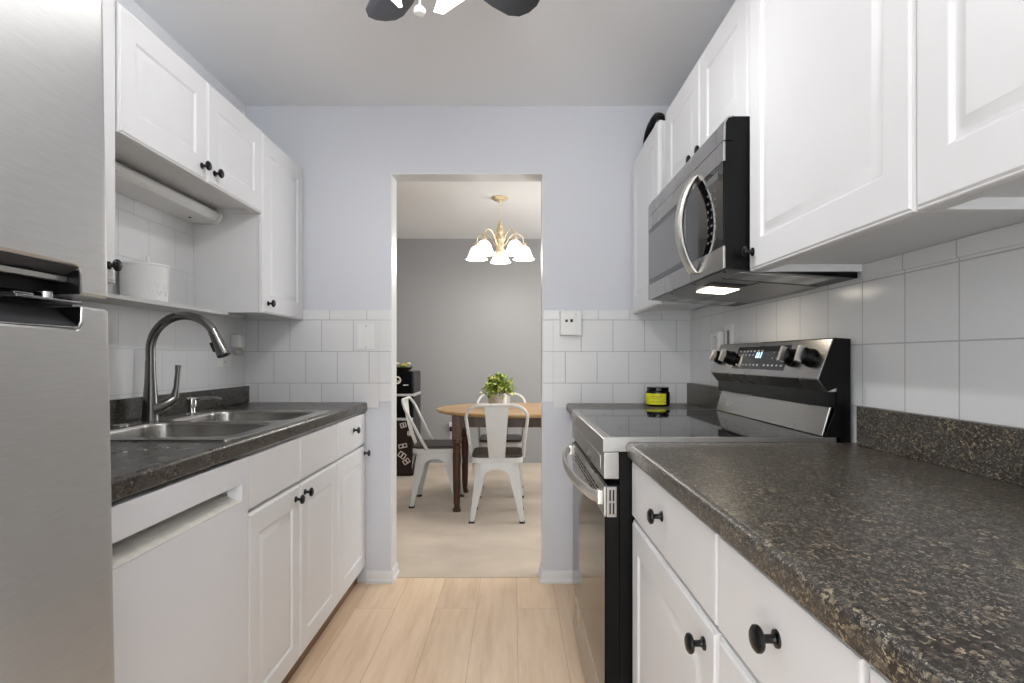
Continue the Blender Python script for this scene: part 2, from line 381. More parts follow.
struct(MB().box(XDL, XDR, YD - 0.012, YD, 0, 0.075, 0.004).build('baseboard_dining', 'dwall'))

# ------------------------------------------------------------------ cabinet kit
def panel_door(x, sgn, y0, y1, z0, z1, sy=0.062, sz=0.07, t=0.019, flat=False):
    """a routed raised panel door whose face is at x, facing sgn"""
    if flat: loops = [(0, 0, -t), (0, 0, -0.005), (0.0015, 0.0015, -0.0015), (0.005, 0.005, 0)]
    else:
        loops = [(0, 0, -t), (0, 0, -0.007), (0.002, 0.002, -0.004), (0.0045, 0.0045, -0.0038), (0.008, 0.008, -0.0005), (0.011, 0.011, 0),
                 (sy, sz, 0), (sy + 0.003, sz + 0.003, -0.0015), (sy + 0.007, sz + 0.007, -0.0065), (sy + 0.012, sz + 0.012, -0.007),
                 (sy + 0.02, sz + 0.02, -0.0045), (sy + 0.03, sz + 0.03, -0.0012), (sy + 0.033, sz + 0.033, -0.0005)]
    m = MB()
    m.rings([[(x + sgn * d, y0 + a, z0 + c), (x + sgn * d, y1 - a, z0 + c), (x + sgn * d, y1 - a, z1 - c), (x + sgn * d, y0 + a, z1 - c)] for a, c, d in loops])
    return m
KP = [(0.011, 0), (0.0105, 0.0025), (0.0065, 0.004), (0.0052, 0.008), (0.0052, 0.016), (0.008, 0.0185), (0.0145, 0.02), (0.0162, 0.0225), (0.0158, 0.026), (0.012, 0.029), (0.006, 0.0302), (0.001, 0.0305)]
def knob(parent, x, sgn, y, z, s=1.0):
    return MB().lathe([(r * s, h * s) for r, h in KP], (x, y, z), (sgn, 0, 0), 24).build('knob', 'knob', parent)
def base_cabinet(name, label, side, y0, y1, xf, doors, drawers, zt=0.879, drawer_name='drawer', hollow=False):
    """side -1: stands on the left wall (front faces +x)"""
    sgn = -side; xw = XL if side < 0 else XR
    t = thing(name, label, 'cabinet', ((xw + xf) / 2, (y0 + y1) / 2, 0))
    xb = xf - sgn * 0.02
    lo, hi = min(xw, xb) + (0.001 if side < 0 else 0), max(xw, xb) - (0.001 if side > 0 else 0)
    if hollow:
        m = MB().box(lo, hi, y0 + 0.0005, y0 + 0.016, 0.088, zt).box(lo, hi, y1 - 0.016, y1 - 0.0005, 0.088, zt).box(lo, hi, y0 + 0.016, y1 - 0.016, 0.088, 0.106)
        m.box(hi - 0.016, hi, y0 + 0.016, y1 - 0.016, 0.106, zt).box(lo, lo + 0.006, y0 + 0.016, y1 - 0.016, 0.106, zt)
        m.build('carcass', 'white_side', t, weld=False)
    else:
        MB().box(lo, hi, y0 + 0.0005, y1 - 0.0005, 0.088, zt).build('carcass', 'white_side', t)
    xk = xb - sgn * 0.022
    MB().box(min(xw, xk) + 0.003, max(xw, xk) - 0.003, y0 + 0.001, y1 - 0.001, 0.0, 0.088).build('toe_kick', 'toe', t)
    for (a, c, z0, z1, ky, kz) in doors:
        d = panel_door(xf, sgn, a, c, z0, z1).build('door', 'white', t)
        if ky is not None: knob(d, xf, sgn, ky, kz)
    for (a, c, z0, z1, ky, kz) in drawers:
        d = panel_door(xf, sgn, a, c, z0, z1, flat=True).build(drawer_name, 'white', t)
        if ky is not None: knob(d, xf, sgn, ky, kz)
    return t
def wall_cabinet(name, label, side, y0, y1, z0, z1, xf, doors, lip=0.018):
    sgn = -side; xw = XL if side < 0 else XR
    t = thing(name, label, 'cabinet', ((xw + xf) / 2, (y0 + y1) / 2, z0))
    xb = xf - sgn * 0.0205
    lo, hi = min(xw, xb), max(xw, xb)
    if side < 0: lo += 0.009
    else: hi -= 0.009
    m = MB()
    m.box(lo, hi, y0, y1, z0 + lip, z1)                      # box with a recessed bottom
    xfr = (hi - 0.019, hi) if side < 0 else (lo, lo + 0.019)
    m.box(xfr[0], xfr[1], y0, y1, z0, z0 + lip)
    xs = (lo, hi - 0.019) if side < 0 else (lo + 0.019, hi)
    m.box(xs[0], xs[1], y0, y0 + 0.013, z0, z0 + lip); m.box(xs[0], xs[1], y1 - 0.013, y1, z0, z0 + lip)
    m.build('carcass', 'white_side', t, weld=False)
    for (a, c, za, zb, ky, kz) in doors:
        d = panel_door(xf, sgn, a, c, za, zb, 0.066, 0.074).build('door', 'white', t)
        if ky is not None: knob(d, xf, sgn, ky, kz)
    return t

# ------------------------------------------------------------------ left side: base units
LX = -0.752
Y1, Y2, Y3, Y4 = 0.966, 1.571, 2.389, 2.846 - 0.009
base_cabinet('base_cabinet', 'narrow white base cabinet with one drawer, against the back wall left of the doorway', -1, Y3, Y4, LX,
             [(Y3 + 0.006, Y4 - 0.003, 0.088, 0.704, 2.805, 0.668)], [(Y3 + 0.006, Y4 - 0.003, 0.716, 0.87, 2.62, 0.808)])
base_cabinet('sink_cabinet', 'white double-door sink base cabinet with two knobless false drawer fronts', -1, Y2, Y3, LX,
             [(Y2 + 0.008, 1.961, 0.088, 0.704, 1.92, 0.66), (1.967, Y3 - 0.004, 0.088, 0.704, 2.005, 0.665)],
             [(Y2 + 0.008, 1.961, 0.716, 0.868, None, 0), (1.967, Y3 - 0.004, 0.716, 0.868, None, 0)], drawer_name='false_front', hollow=True)
# dishwasher
dw = thing('dishwasher', 'white dishwasher with recessed pocket handle, beside the refrigerator', 'dishwasher', (-1.06, 1.275, 0))
MB().box(XL + 0.01, LX - 0.08, Y1 + 0.006, Y2 - 0.036, 0.1, 0.868).build('tub', 'white_side', dw)
MB().box(XL + 0.2, LX - 0.07, Y1 + 0.006, Y2 - 0.006, 0.0, 0.1).build('toe_panel', 'black_plastic', dw)
xf = LX + 0.004
ya, yb = Y1 + 0.003, Y2 - 0.004
p0, p1 = 1.0, 1.533
f = MB()
f.box(xf - 0.062, xf, ya, yb, 0.1, 0.752, 0.0)
f.box(xf - 0.062, xf, ya, yb, 0.802, 0.87, 0.0)
f.box(xf - 0.062, xf, ya, p0, 0.752, 0.802); f.box(xf - 0.062, xf, p1, yb, 0.752, 0.802)
f.box(xf - 0.08, xf - 0.062, ya, yb - 0.03, 0.1, 0.868)
fr = f.build('front_panel', 'appliance_white', dw)
pk = MB()
pk.prism([(xf - 0.0005, 0.7525), (xf - 0.0615, 0.7525), (xf - 0.0615, 0.782), (xf - 0.034, 0.774)], 'y', p0 + 0.001, p1 - 0.001)   # sloping floor of the pocket
ph = pk.build('handle_pocket', 'pocket', fr)
ck = MB().prism([(xf - 0.0005, p1 - 0.001), (xf - 0.0295, p1 - 0.001), (xf - 0.0295, p1 - 0.022)], 'z', 0.754, 0.8015)
ck.build('pocket_end', 'appliance_white', fr)

# countertop on the left, with a cut-out for the sink
SX0, SX1, SY0, SY1 = -1.322, -0.764, 1.507, 2.345
def nose(x, side, zt, th, r=0.012):
    s = 1 if side < 0 else -1
    a = [(x - s * r + s * r * math.sin(R(q)), zt - r + r * math.cos(R(q))) for q in range(0, 91, 15)]
    return [(x - s * 0.06, zt)] + a + [(x - s * 0.001, zt - th + 0.004), (x - s * 0.004, zt - th), (x - s * 0.06, zt - th)]
ct = thing('countertop', 'dark speckled countertop around the sink, left side', 'countertop', (-1.06, 1.87, 0.88))
CZ, CT_ = 0.923, 0.043
yc0, yc1 = 0.93, YB - T
m = MB().prism(nose(-0.745, -1, CZ, CT_), 'y', yc0, yc1)
m.box(XL + T, -0.805, yc0, SY0 + 0.03, CZ - CT_, CZ); m.box(XL + T, -0.805, SY1 - 0.03, yc1, CZ - CT_, CZ)
m.box(XL + T, SX0 + 0.03, SY0 + 0.03, SY1 - 0.03, CZ - CT_, CZ)
m.build('slab', 'granite_l', ct, weld=False)
MB().box(XL + T, XL + T + 0.019, yc0, yc1, CZ, 1.007, 0.003).build('backsplash', 'granite_l', ct)

# sink
sk = thing('sink', 'stainless steel double bowl drop-in sink', 'sink', ((SX0 + SX1) / 2, (SY0 + SY1) / 2, CZ))
BOWLS = [(1.545, 1.905), (1.94, 2.305)]
BX0, BX1 = -1.225, -0.802
def planar_with_holes(m, outer, holes, z):
    t = bmesh.new(); es = []
    for lp in [outer] + holes:
        v = [t.verts.new((p[0], p[1], z)) for p in lp]
        es += [t.edges.new((v[i], v[(i + 1) % len(v)])) for i in range(len(v))]
    bmesh.ops.triangle_fill(t, use_beauty=True, edges=es)
    m._merge(t)
zr = CZ + 0.006
om = MB()
outer = rrect(SX0, SX1, SY0, SY1, 0.03)
o_in = rrect(SX0 + 0.006, SX1 - 0.006, SY0 + 0.006, SY1 - 0.006, 0.026)
holes = [rrect(BX0, BX1, a, b_, 0.07, 8) for a, b_ in BOWLS]
planar_with_holes(om, o_in, holes, zr)
om.rings([[(p[0], p[1], zr) for p in o_in], [(p[0], p[1], CZ + 0.003) for p in outer], [(p[0], p[1], CZ + 0.0002) for p in outer]], False, False)
om.build('rim', 'steel_sink', sk)
for (a, b_), dep in zip(BOWLS, (0.17, 0.17)):
    bm_ = MB()
    lv = [(0, zr), (0.003, zr - 0.002), (0.007, zr - 0.010), (0.012, zr - dep * 0.7), (0.022, zr - dep * 0.93), (0.05, zr - dep), (0.15, zr - dep - 0.003)]
    bm_.rings([[(p[0], p[1], z) for p in rrect(BX0 + i, BX1 - i, a + i, b_ - i, max(0.07 - i * 0.3, 0.03), 8)] for i, z in lv], False, True)
    bo = bm_.build('bowl', 'steel_sink', sk, sharp=60)
    MB().lathe([(0.045, 0), (0.045, 0.003), (0.036, 0.004), (0.03, 0.001), (0.008, 0.001), (0.006, 0.006), (0.001, 0.007)], ((BX0 + BX1) / 2, (a + b_) / 2, zr - dep - 0.003), (0, 0, 1)).build('drain', 'chrome', bo)

# faucet
fx, fy, fz = -1.283, 1.964, zr
fc = thing('faucet', 'dark nickel gooseneck pull-down kitchen faucet at the sink', 'faucet', (fx, fy, fz))
MB().lathe([(0.0275, 0), (0.0275, 0.003), (0.0265, 0.006), (0.0255, 0.03), (0.023, 0.08), (0.0192, 0.13), (0.0172, 0.17), (0.0165, 0.205), (0.016, 0.21)], (fx, fy, fz), (0, 0, 1), 28).build('body', 'nickel', fc)
r0 = 0.121
path = [(fx, fy, fz + 0.205), (fx, fy, 1.155)]
path += [(fx + r0 - r0 * math.cos(R(a)), fy, 1.178 + r0 * math.sin(R(a))) for a in range(0, 146, 8)]
MB().tube(path, 0.0153, 20).build('spout', 'nickel', fc)
e = Vector(path[-1]); d = Vector((0.42, 0, -0.90)).normalized()
sp_ = MB().tube([e - d * 0.002, e + d * 0.004, e + d * 0.03, e + d * 0.07, e + d * 0.098, e + d * 0.102], [0.0155, 0.0165, 0.0182, 0.0222, 0.0242, 0.021], 22).build('spray_head', 'nickel', fc)
bt = e + d * 0.062
MB().box(-0.004, 0.004, -0.008, 0.008, -0.018, 0.018, 0.003, mtx=Matrix.Translation(bt + Vector((-0.0205, -0.006, -0.006))) @ Matrix.Rotation(R(-24), 4, 'Y')).build('button', 'black_plastic', sp_)
hd = Vector((0.62, 0.78, 0)).normalized()
b0 = Vector((fx, fy, fz + 0.026))
arm = [b0 + Vector((0, 0, 0.012)), b0 + hd * 0.018 + Vector((0, 0, 0.014)), b0 + hd * 0.04 + Vector((0, 0, 0.022)), b0 + hd * 0.06 + Vector((0, 0, 0.034)), b0 + hd * 0.074 + Vector((0, 0, 0.046))]
MB().tube(arm, [0.031, 0.029, 0.0235, 0.0205, 0.0175], 20).build('valve_arm', 'nickel', fc)
h0 = arm[-1]
MB().tube([h0 - hd * 0.004 + Vector((0, 0, -0.012)), h0 + hd * 0.004 + Vector((0, 0, 0.006)), h0 + hd * 0.010 + Vector((0, 0, 0.04)), h0 + hd * 0.014 + Vector((0, 0, 0.09)), h0 + hd * 0.016 + Vector((0, 0, 0.122))],
          [0.0145, 0.0155, 0.0105, 0.0096, 0.0108], 16).build('handle', 'nickel', fc)
# soap dispenser
sd = thing('soap_dispenser', 'small chrome soap dispenser pump right of the faucet', 'soap dispenser', (-1.245, 2.15, zr))
MB().lathe([(0.024, 0), (0.024, 0.004), (0.015, 0.008), (0.013, 0.012), (0.013, 0.03), (0.018, 0.033), (0.0185, 0.06), (0.016, 0.066), (0.004, 0.068)], (-1.245, 2.15, zr), (0, 0, 1), 20).build('pump_body', 'chrome', sd)
MB().tube([(-1.245, 2.15, zr + 0.055), (-1.215, 2.157, zr + 0.063), (-1.17, 2.165, zr + 0.066), (-1.14, 2.17, zr + 0.060)], [0.007, 0.006, 0.0055, 0.005], 10).build('nozzle', 'chrome', sd)
hc = MB().lathe([(0.026, 0), (0.026, 0.003), (0.022, 0.007), (0.008, 0.009), (0.001, 0.009)], (-1.275, 1.80, zr), (0, 0, 1), 24).build('sink_hole_cover', 'steel_sink')
tag(hc, 'round metal hole cover on the sink rim, left of the faucet', 'cover')
# crumbs of dried splash on the counter
for i, (x, y, s) in enumerate([(-0.93, 1.33, 0.006), (-0.90, 1.36, 0.004), (-0.865, 1.39, 0.003)]):
    o = MB().sphere((x, y, CZ + 0.001), s, (1, 1, 0.25), 10, 6).build('crumb', 'ceramic')
    tag(o, ['largest white crumb on the dark counter near the refrigerator', 'middle-sized white crumb on the dark counter near the refrigerator', 'tiniest white crumb on the dark counter, closest to the sink'][i], 'crumb', 'crumbs on the left countertop')

# ------------------------------------------------------------------ left side: wall units
UX = -1.07
wall_cabinet('wall_cabinet', 'tall white single-door wall cabinet left of the doorway, against the back wall', -1, 2.371, YB - 0.012, 1.344, 2.117, UX,
             [(2.375, YB - 0.014, 1.344, 2.117, 2.425, 1.387)])
wall_cabinet('wall_cabinet', 'short white two-door wall cabinet above the open shelf', -1, 1.505, 2.371, 1.765, 2.12, UX,
             [(1.508, 1.944, 1.765, 2.12, 1.908, 1.81), (1.948, 2.369, 1.765, 2.12, 1.99, 1.81)])
wall_cabinet('wall_cabinet', 'white wall cabinet seen edge-on behind the refrigerator', -1, 1.03, 1.503, 1.350, 2.12, UX,
             [(1.033, 1.500, 1.350, 2.12, 1.468, 1.394)])
sh = MB().box(XL + T, -1.215, 1.504, 2.370, 1.331, 1.344, 0.001).build('wall_shelf', 'raw_white')
tag(sh, 'thin grey-white open shelf below the short wall cabinet, over the sink', 'shelf')
uf = thing('under_cabinet_light', 'long white under-cabinet fluorescent light fixture, unlit', 'light fixture', (-1.30, 1.93, 1.72))
MB().prism([(XL + T, 1.721), (-1.27, 1.721), (-1.25, 1.726), (-1.24, 1.738), (-1.238, 1.755), (-1.245, 1.765), (XL + T, 1.765)], 'y', 1.52, 2.34, 0.0).build('diffuser', 'plastic', uf)
MB().prism([(XL + T, 1.720), (-1.268, 1.719), (-1.247, 1.724), (-1.237, 1.737), (-1.235, 1.756), (-1.242, 1.765), (XL + T, 1.765)], 'y', 2.34, 2.362, 0.0).build('end_cap', 'plastic', uf)
MB().lathe([(0.006, 0), (0.006, 0.003), (0.001, 0.004)], (-1.31, 2.25, 1.7205), (0, 0, -1), 12).build('switch', 'grey_plastic', uf)
cn = thing('canister', 'white embossed ceramic canister on the open shelf', 'canister', (-1.288, 1.94, 1.344))
prof = [(0.070, 0), (0.073, 0.004), (0.0745, 0.03), (0.0765, 0.118), (0.078, 0.122), (0.0795, 0.126), (0.0785, 0.130), (0.0755, 0.130), (0.073, 0.12), (0.070, 0.02), (0.02, 0.012)]
MB().lathe([(r_ * 0.95, z_) for r_, z_ in prof], (-1.288, 1.94, 1.344), (0, 0, 1), 40).build('pot', 'ceramic', cn)
em = MB()
for zz, a0, k in [(0.085, -78, 0), (0.055, -70, 1), (0.03, -84, 2)]:
    for j in range(5):
        a = R(a0 + j * 22); rr = 0.0713
        pts = []
        for q in range(9):
            t_ = q / 8; aa = a + R(14 * t_ - 7); z_ = 1.344 + zz + 0.009 * math.sin(t_ * 2 * PI + k)
            pts.append((-1.288 + rr * math.cos(aa), 1.94 + rr * math.sin(aa), z_))
        em.tube(pts, 0.0009, 6)
em.build('embossing', 'ceramic', cn)
hk = thing('wall_hook', 'tiny clear hook on the tile above the canister', 'hook', (XL + T, 2.075, 1.505))
MB().box(XL + T, XL + T + 0.003, 2.068, 2.082, 1.495, 1.53, 0.001).build('base', 'plastic', hk)
MB().tube([(XL + T + 0.002, 2.075, 1.508), (XL + T + 0.014, 2.075, 1.500), (XL + T + 0.018, 2.075, 1.508)], 0.0025, 8).build('prong', 'plastic', hk)

def wall_plate_x(name, label, x, sgn, y0, y1, z0, z1, kind):
    t = thing(name, label, 'outlet', (x, (y0 + y1) / 2, z0))
    MB().box(min(x, x + sgn * 0.007), max(x, x + sgn * 0.007), y0, y1, z0, z1, 0.002).build('plate', 'ivory', t)
    yc = (y0 + y1) / 2
    for zc in ((z0 + z1) / 2 + 0.02, (z0 + z1) / 2 - 0.02):
        s = MB().lathe([(0.016, 0), (0.016, 0.0025), (0.001, 0.0025)], (x + sgn * 0.0065, yc, zc), (sgn, 0, 0), 20).build('socket', 'ivory', t)
        MB().box(min(x + sgn * 0.008, x + sgn * 0.0095), max(x + sgn * 0.008, x + sgn * 0.0095), yc - 0.007, yc - 0.005, zc - 0.004, zc + 0.005).box(min(x + sgn * 0.008, x + sgn * 0.0095), max(x + sgn * 0.008, x + sgn * 0.0095), yc + 0.005, yc + 0.007, zc - 0.004, zc + 0.005).build('slot', 'dark_hole', s)
    return t
wall_plate_x('outlet', 'ivory double outlet on the left tile wall behind the faucet tip', XL + T, 1, 2.56, 2.675, 1.108, 1.19, 0)
af = thing('air_freshener', 'white plug-in air freshener in the tiled corner under the wall cabinet', 'air freshener', (XL + T, 2.705, 1.16))
MB().box(XL + T, XL + T + 0.05, 2.682, 2.728, 1.20, 1.262, 0.008, 3).build('housing', 'plastic', af)
MB().lathe([(0.014, 0), (0.02, 0.004), (0.021, 0.02), (0.012, 0.03), (0.012, 0.038)], (XL + T + 0.027, 2.705, 1.164), (0, 0, 1), 18).build('oil_bottle', 'clear', af)

# wall plates on the back wall
sw = thing('light_switch', 'white rocker light switch on the tile left of the doorway', 'light switch', (-0.7505, YB - T, 1.19))
MB().box(-0.793, -0.708, YB - T - 0.007, YB - T, 1.192, 1.325, 0.003).build('plate', 'plastic', sw)
MB().prism([(YB - T - 0.006, 1.226), (YB - T - 0.009, 1.227), (YB - T - 0.013, 1.292), (YB - T - 0.006, 1.293)], 'x', -0.768, -0.733).build('rocker', 'plastic', sw)
MB().lathe([(0.003, 0), (0.003, 0.001), (0.0005, 0.0012)], (-0.7505, YB - T - 0.007, 1.312), (0, -1, 0), 10).build('screw', 'chrome', sw)
MB().lathe([(0.003, 0), (0.003, 0.001), (0.0005, 0.0012)], (-0.7505, YB - T - 0.007, 1.205), (0, -1, 0), 10).build('screw', 'chrome', sw)
jb = thing('phone_jack', 'white wall box with two small dark openings, on the tile right of the doorway', 'wall jack', (0.29, YB - T, 1.26))
MB().box(0.238, 0.347, YB - T - 0.034, YB - T, 1.262, 1.388, 0.004).build('box', 'plastic', jb)
pl_ = MB().box(0.24, 0.318, YB - T - 0.04, YB - T - 0.033, 1.266, 1.386, 0.003).build('face_plate', 'ivory', jb)
MB().box(0.264, 0.276, YB - T - 0.0408, YB - T - 0.039, 1.330, 1.343).build('port', 'dark_hole', pl_)
MB().box(0.289, 0.302, YB - T - 0.0408, YB - T - 0.039, 1.330, 1.345).build('port', 'dark_hole', pl_)

# ------------------------------------------------------------------ refrigerator (leans back about one degree)
fg = thing('refrigerator', 'stainless steel top-freezer refrigerator on the left', 'refrigerator', (-1.0, 0.49, 0))
fg.rotation_euler = (0, R(-1.05), 0)
FX, FY0, FY1 = -0.610, 0.11, 0.888
MB().box(-1.335, FX - 0.075, FY0 + 0.004, FY1 - 0.004, 0.03, 1.72, 0.004).build('cabinet_body', 'grey_plastic', fg)
MB().box(-1.30, FX - 0.09, FY0 + 0.02, FY1 - 0.02, 0.0, 0.03).build('base_grille', 'black_plastic', fg)
PY = 0.825
def fprof(y):
    t_ = (y - (FY0 + FY1) / 2) / ((FY1 - FY0) / 2)
    x = FX - 0.010 * t_ * t_
    for e_ in (FY1 - y, y - FY0):
        if e_ < 0.012: x -= 0.012 - math.sqrt(max(0, 0.012 ** 2 - (0.012 - e_) ** 2))
    return x
def notch(y, full, cut, r=0.014):
    if y >= PY: return full
    if y <= PY - r: return cut
    q = (y - (PY - r)) / r
    return cut + (full - cut) / abs(full - cut) * (r - math.sqrt(max(0, r * r - (q * r) ** 2)))
ys = [FY0 + q for q in (0, 0.001, 0.003, 0.006, 0.012)] + [FY0 + 0.03 + 0.04 * i for i in range(16)]
ys = [y for y in ys if y < PY - 0.016] + [PY - 0.014 + 0.014 * math.sin(R(a)) for a in (0, 20, 40, 55, 70, 82)] + [PY - 0.00005, PY, PY + 0.02, PY + 0.04, FY1 - 0.02, FY1 - 0.012, FY1 - 0.008, FY1 - 0.004, FY1 - 0.0015, FY1 - 0.0004, FY1]
def fridge_door(name, zlo, zhi):
    rg = []
    for y in ys:
        a, b_ = zlo(y), zhi(y); x = fprof(y); xb = FX - 0.07
        rg.append([(xb, y, a), (x - 0.004, y, a), (x, y, a + 0.004), (x, y, b_ - 0.004), (x - 0.004, y, b_), (xb, y, b_)])
    m = MB().rings(rg)
    return m.build(name, 'steel_fridge', fg, sharp=40)
fd = fridge_door('freezer_door', lambda y: notch(y, 1.236, 1.277), lambda y: 1.725)
rd = fridge_door('fridge_door', lambda y: 0.06, lambda y: notch(y, 1.219, 1.186))
x0 = FX - 0.008
MB().prism([(x0, 1.2768), (x0 - 0.001, 1.2745), (x0 - 0.03, 1.262), (x0 - 0.034, 1.2768)], 'y', FY0 + 0.03, PY - 0.002).build('grip_panel', 'pocket_grey', fd)
MB().box(x0 - 0.028, x0 - 0.018, FY0 + 0.03, PY - 0.004, 1.2545, 1.2625, 0.001).build('grip_strip', 'handle', fd)
MB().box(x0 - 0.06, x0 - 0.034, FY0 + 0.03, PY + 0.02, 1.2365, 1.2765).build('gasket', 'black', fd)
MB().prism([(x0, 1.1865), (x0 - 0.06, 1.1865), (x0 - 0.06, 1.218), (x0 - 0.04, 1.217)], 'y', FY0 + 0.03, PY - 0.002).build('grip_panel', 'pocket_grey', rd)
MB().tube([(x0 + 0.001, PY - 0.002, 1.2175), (x0 + 0.001, PY - 0.004, 1.196), (x0 + 0.001, PY - 0.010, 1.188), (x0 + 0.001, PY - 0.02, 1.1862), (x0 + 0.001, FY0 + 0.03, 1.1862)], 0.0018, 8).build('grip_trim', 'chrome', rd)
MB().box(x0 - 0.058, x0 - 0.002, PY - 0.0035, PY - 0.0012, 1.237, 1.2745).build('pocket_liner', 'black', fd)
MB().box(x0 - 0.058, x0 - 0.002, PY - 0.0035, PY - 0.0012, 1.189, 1.218).build('pocket_liner', 'black', rd)
hg = MB().box(x0 - 0.055, x0 - 0.004, 0.72, 0.83, 1.2225, 1.2265, 0.001).box(x0 - 0.05, x0 - 0.02, 0.735, 0.765, 1.2265, 1.232, 0.001)
hg.lathe([(0.008, 0), (0.008, 0.012), (0.001, 0.013)], (x0 - 0.02, 0.785, 1.224), (0, 0, 1), 14)
hg.build('middle_hinge', 'chrome', fg)
MB().box(x0 - 0.068, x0 - 0.055, FY0 + 0.01, FY1 - 0.012, 1.2195, 1.2355).build('divider', 'black', fg)

# ------------------------------------------------------------------ right side: base units
RX = 0.314
base_cabinet('base_cabinet', 'white base cabinet with one drawer, next to the stove under the right counter', 1, 0.857, 1.472, RX,
             [(0.862, 1.468, 0.088, 0.722, 0.912, 0.68)], [(0.862, 1.468, 0.733, 0.877, 1.17, 0.815)], zt=0.885)
base_cabinet('base_cabinet', 'white base cabinet with one drawer, second from the stove under the right counter', 1, 0.497, 0.857, RX,
             [(0.502, 0.852, 0.088, 0.722, 0.55, 0.68)], [(0.502, 0.852, 0.733, 0.877, 0.66, 0.815)], zt=0.885)
base_cabinet('base_cabinet', 'white base cabinet at the bottom right corner, only its drawer edge showing', 1, 0.0, 0.497, RX,
             [(0.005, 0.492, 0.088, 0.722, 0.05, 0.68)], [(0.005, 0.492, 0.733, 0.877, 0.25, 0.815)], zt=0.885)
base_cabinet('base_cabinet', 'white base cabinet in the far corner behind the stove', 1, 2.30, YB - 0.022, RX + 0.01,
             [(2.306, YB - 0.025, 0.088, 0.722, 2.35, 0.68)], [(2.306, YB - 0.025, 0.733, 0.872, 2.57, 0.805)], zt=0.876)
cr = thing('countertop', 'dark speckled countertop in the right foreground', 'countertop', (0.6, 0.6, 0.885))
RZ = 0.924
m = MB().prism(nose(0.302, 1, RZ, 0.038, 0.013), 'y', -0.3, 1.473)
m.box(0.362, XR - T, -0.3, 1.473, RZ - 0.038, RZ)
m.build('slab', 'granite', cr, weld=False)
MB().box(XR - T - 0.019, XR - T, -0.3, 1.437, RZ, 1.025, 0.003).build('backsplash', 'granite', cr)
cf = thing('countertop', 'dark countertop piece in the far corner behind the stove, under the candle', 'countertop', (0.6, 2.57, 0.88))
m = MB().prism(nose(0.272, 1, 0.918, 0.04, 0.013), 'y', 2.284, YB - T)
m.box(0.332, XR - T, 2.284, YB - T, 0.878, 0.918)
m.build('slab', 'granite', cf, weld=False)
MB().box(XR - T - 0.019, XR - T, 2.296, YB - T, 0.918, 1.022, 0.003).build('backsplash', 'granite', cf)

# ------------------------------------------------------------------ stove
SA, SB = 1.479, 2.279
st = thing('stove', 'stainless steel electric stove with black glass cooktop', 'stove', (0.57, 1.88, 0))
MB().box(0.285, 0.895, SA + 0.002, SB - 0.002, 0.06, 0.899).build('body', 'enamel', st)
for yy in (SA + 0.05, SB - 0.05):
    MB().lathe([(0.018, 0), (0.018, 0.015), (0.01, 0.02), (0.01, 0.065)], (0.31, yy, 0), (0, 0, 1), 14).build('foot', 'black_plastic', st)
    MB().lathe([(0.018, 0), (0.018, 0.015), (0.01, 0.02), (0.01, 0.065)], (0.85, yy, 0), (0, 0, 1), 14).build('foot', 'black_plastic', st)
fr_ = MB().prism([(0.240, 0.899), (0.240, 0.934), (0.246, 0.9375), (0.262, 0.9375), (0.262, 0.899)], 'y', SA, SB)
fr_.box(0.262, 0.885, SA, SA + 0.012, 0.899, 0.9375, 0.001).box(0.262, 0.885, SB - 0.012, SB, 0.899, 0.9375, 0.001)
ckt = MB().box(0.262, 0.83, SA + 0.0122, SB - 0.0122, 0.905, 0.937, 0.001).build('cooktop', 'glass_black', st)
fr_.build('cooktop_frame', 'steel', st, weld=False)
# faint burner rings printed in the glass
for (bx, by, br) in ((0.42, 1.68, 0.10), (0.42, 2.08, 0.085), (0.68, 1.68, 0.075), (0.68, 2.08, 0.10)):
    ring = MB().rings([[(bx + r_ * math.cos(2 * PI * k / 48), by + r_ * math.sin(2 * PI * k / 48), 0.9373) for k in range(48)] for r_ in (br - 0.0015, br)], False, False)
    ring.build('burner_ring', 'grey_plastic', ckt)
# front fascia under the cooktop
fp = MB().box(0.243, 0.283, SA + 0.001, SB - 0.001, 0.826, 0.897, 0.002).build('front_fascia', 'steel', st)
MB().box(0.2415, 0.244, SA + 0.06, SB - 0.06, 0.842, 0.88, 0.001).build('fascia_inset', 'steel', fp)
# oven door
od = MB().box(0.250, 0.284, SA + 0.003, SB - 0.003, 0.222, 0.81, 0.002).build('oven_door', 'enamel', st)
MB().box(0.243, 0.2505, SA + 0.002, SB - 0.002, 0.725, 0.806, 0.002).box(0.2505, 0.276, SA - 0.0015, SA + 0.0035, 0.725, 0.806, 0.001).build('door_top_band', 'steel', od)
for k in range(9):
    yy = SA + 0.10 + k * 0.068
    for za in (0.776, 0.763, 0.75):
        MB().box(0.242, 0.2445, yy, yy + 0.05, za, za + 0.005).build('vent_slot', 'dark_hole', od)
for xx in (0.2565, 0.2655):
    for za, zb in ((0.733, 0.763), (0.768, 0.798)):
        MB().box(xx, xx + 0.004, SA - 0.0022, SA - 0.0008, za, zb).build('vent_slot', 'dark_hole', od)
MB().box(0.2445, 0.2505, SA + 0.002, SB - 0.002, 0.224, 0.724, 0.001).build('door_glass', 'oven_glass', od)
hp = []
for i in range(25):
    t_ = i / 24; yy = SA + 0.012 + (SB - SA - 0.024) * t_
    xx = 0.234 - 0.050 * (math.sin(PI * t_) ** 0.55)
    hp.append((xx, yy, 0.775))
hm = MB()
rg = []
for i, p in enumerate(hp):
    rg.append([(p[0] + 0.0085 * math.cos(2 * PI * k / 14), p[1], p[2] + 0.016 * math.sin(2 * PI * k / 14)) for k in range(14)])
hm.rings(rg)
hm.box(0.226, 0.244, SA + 0.006, SA + 0.03, 0.755, 0.795, 0.004).box(0.226, 0.244, SB - 0.03, SB - 0.006, 0.755, 0.795, 0.004)
hm.build('handle', 'handle', od, weld=False)
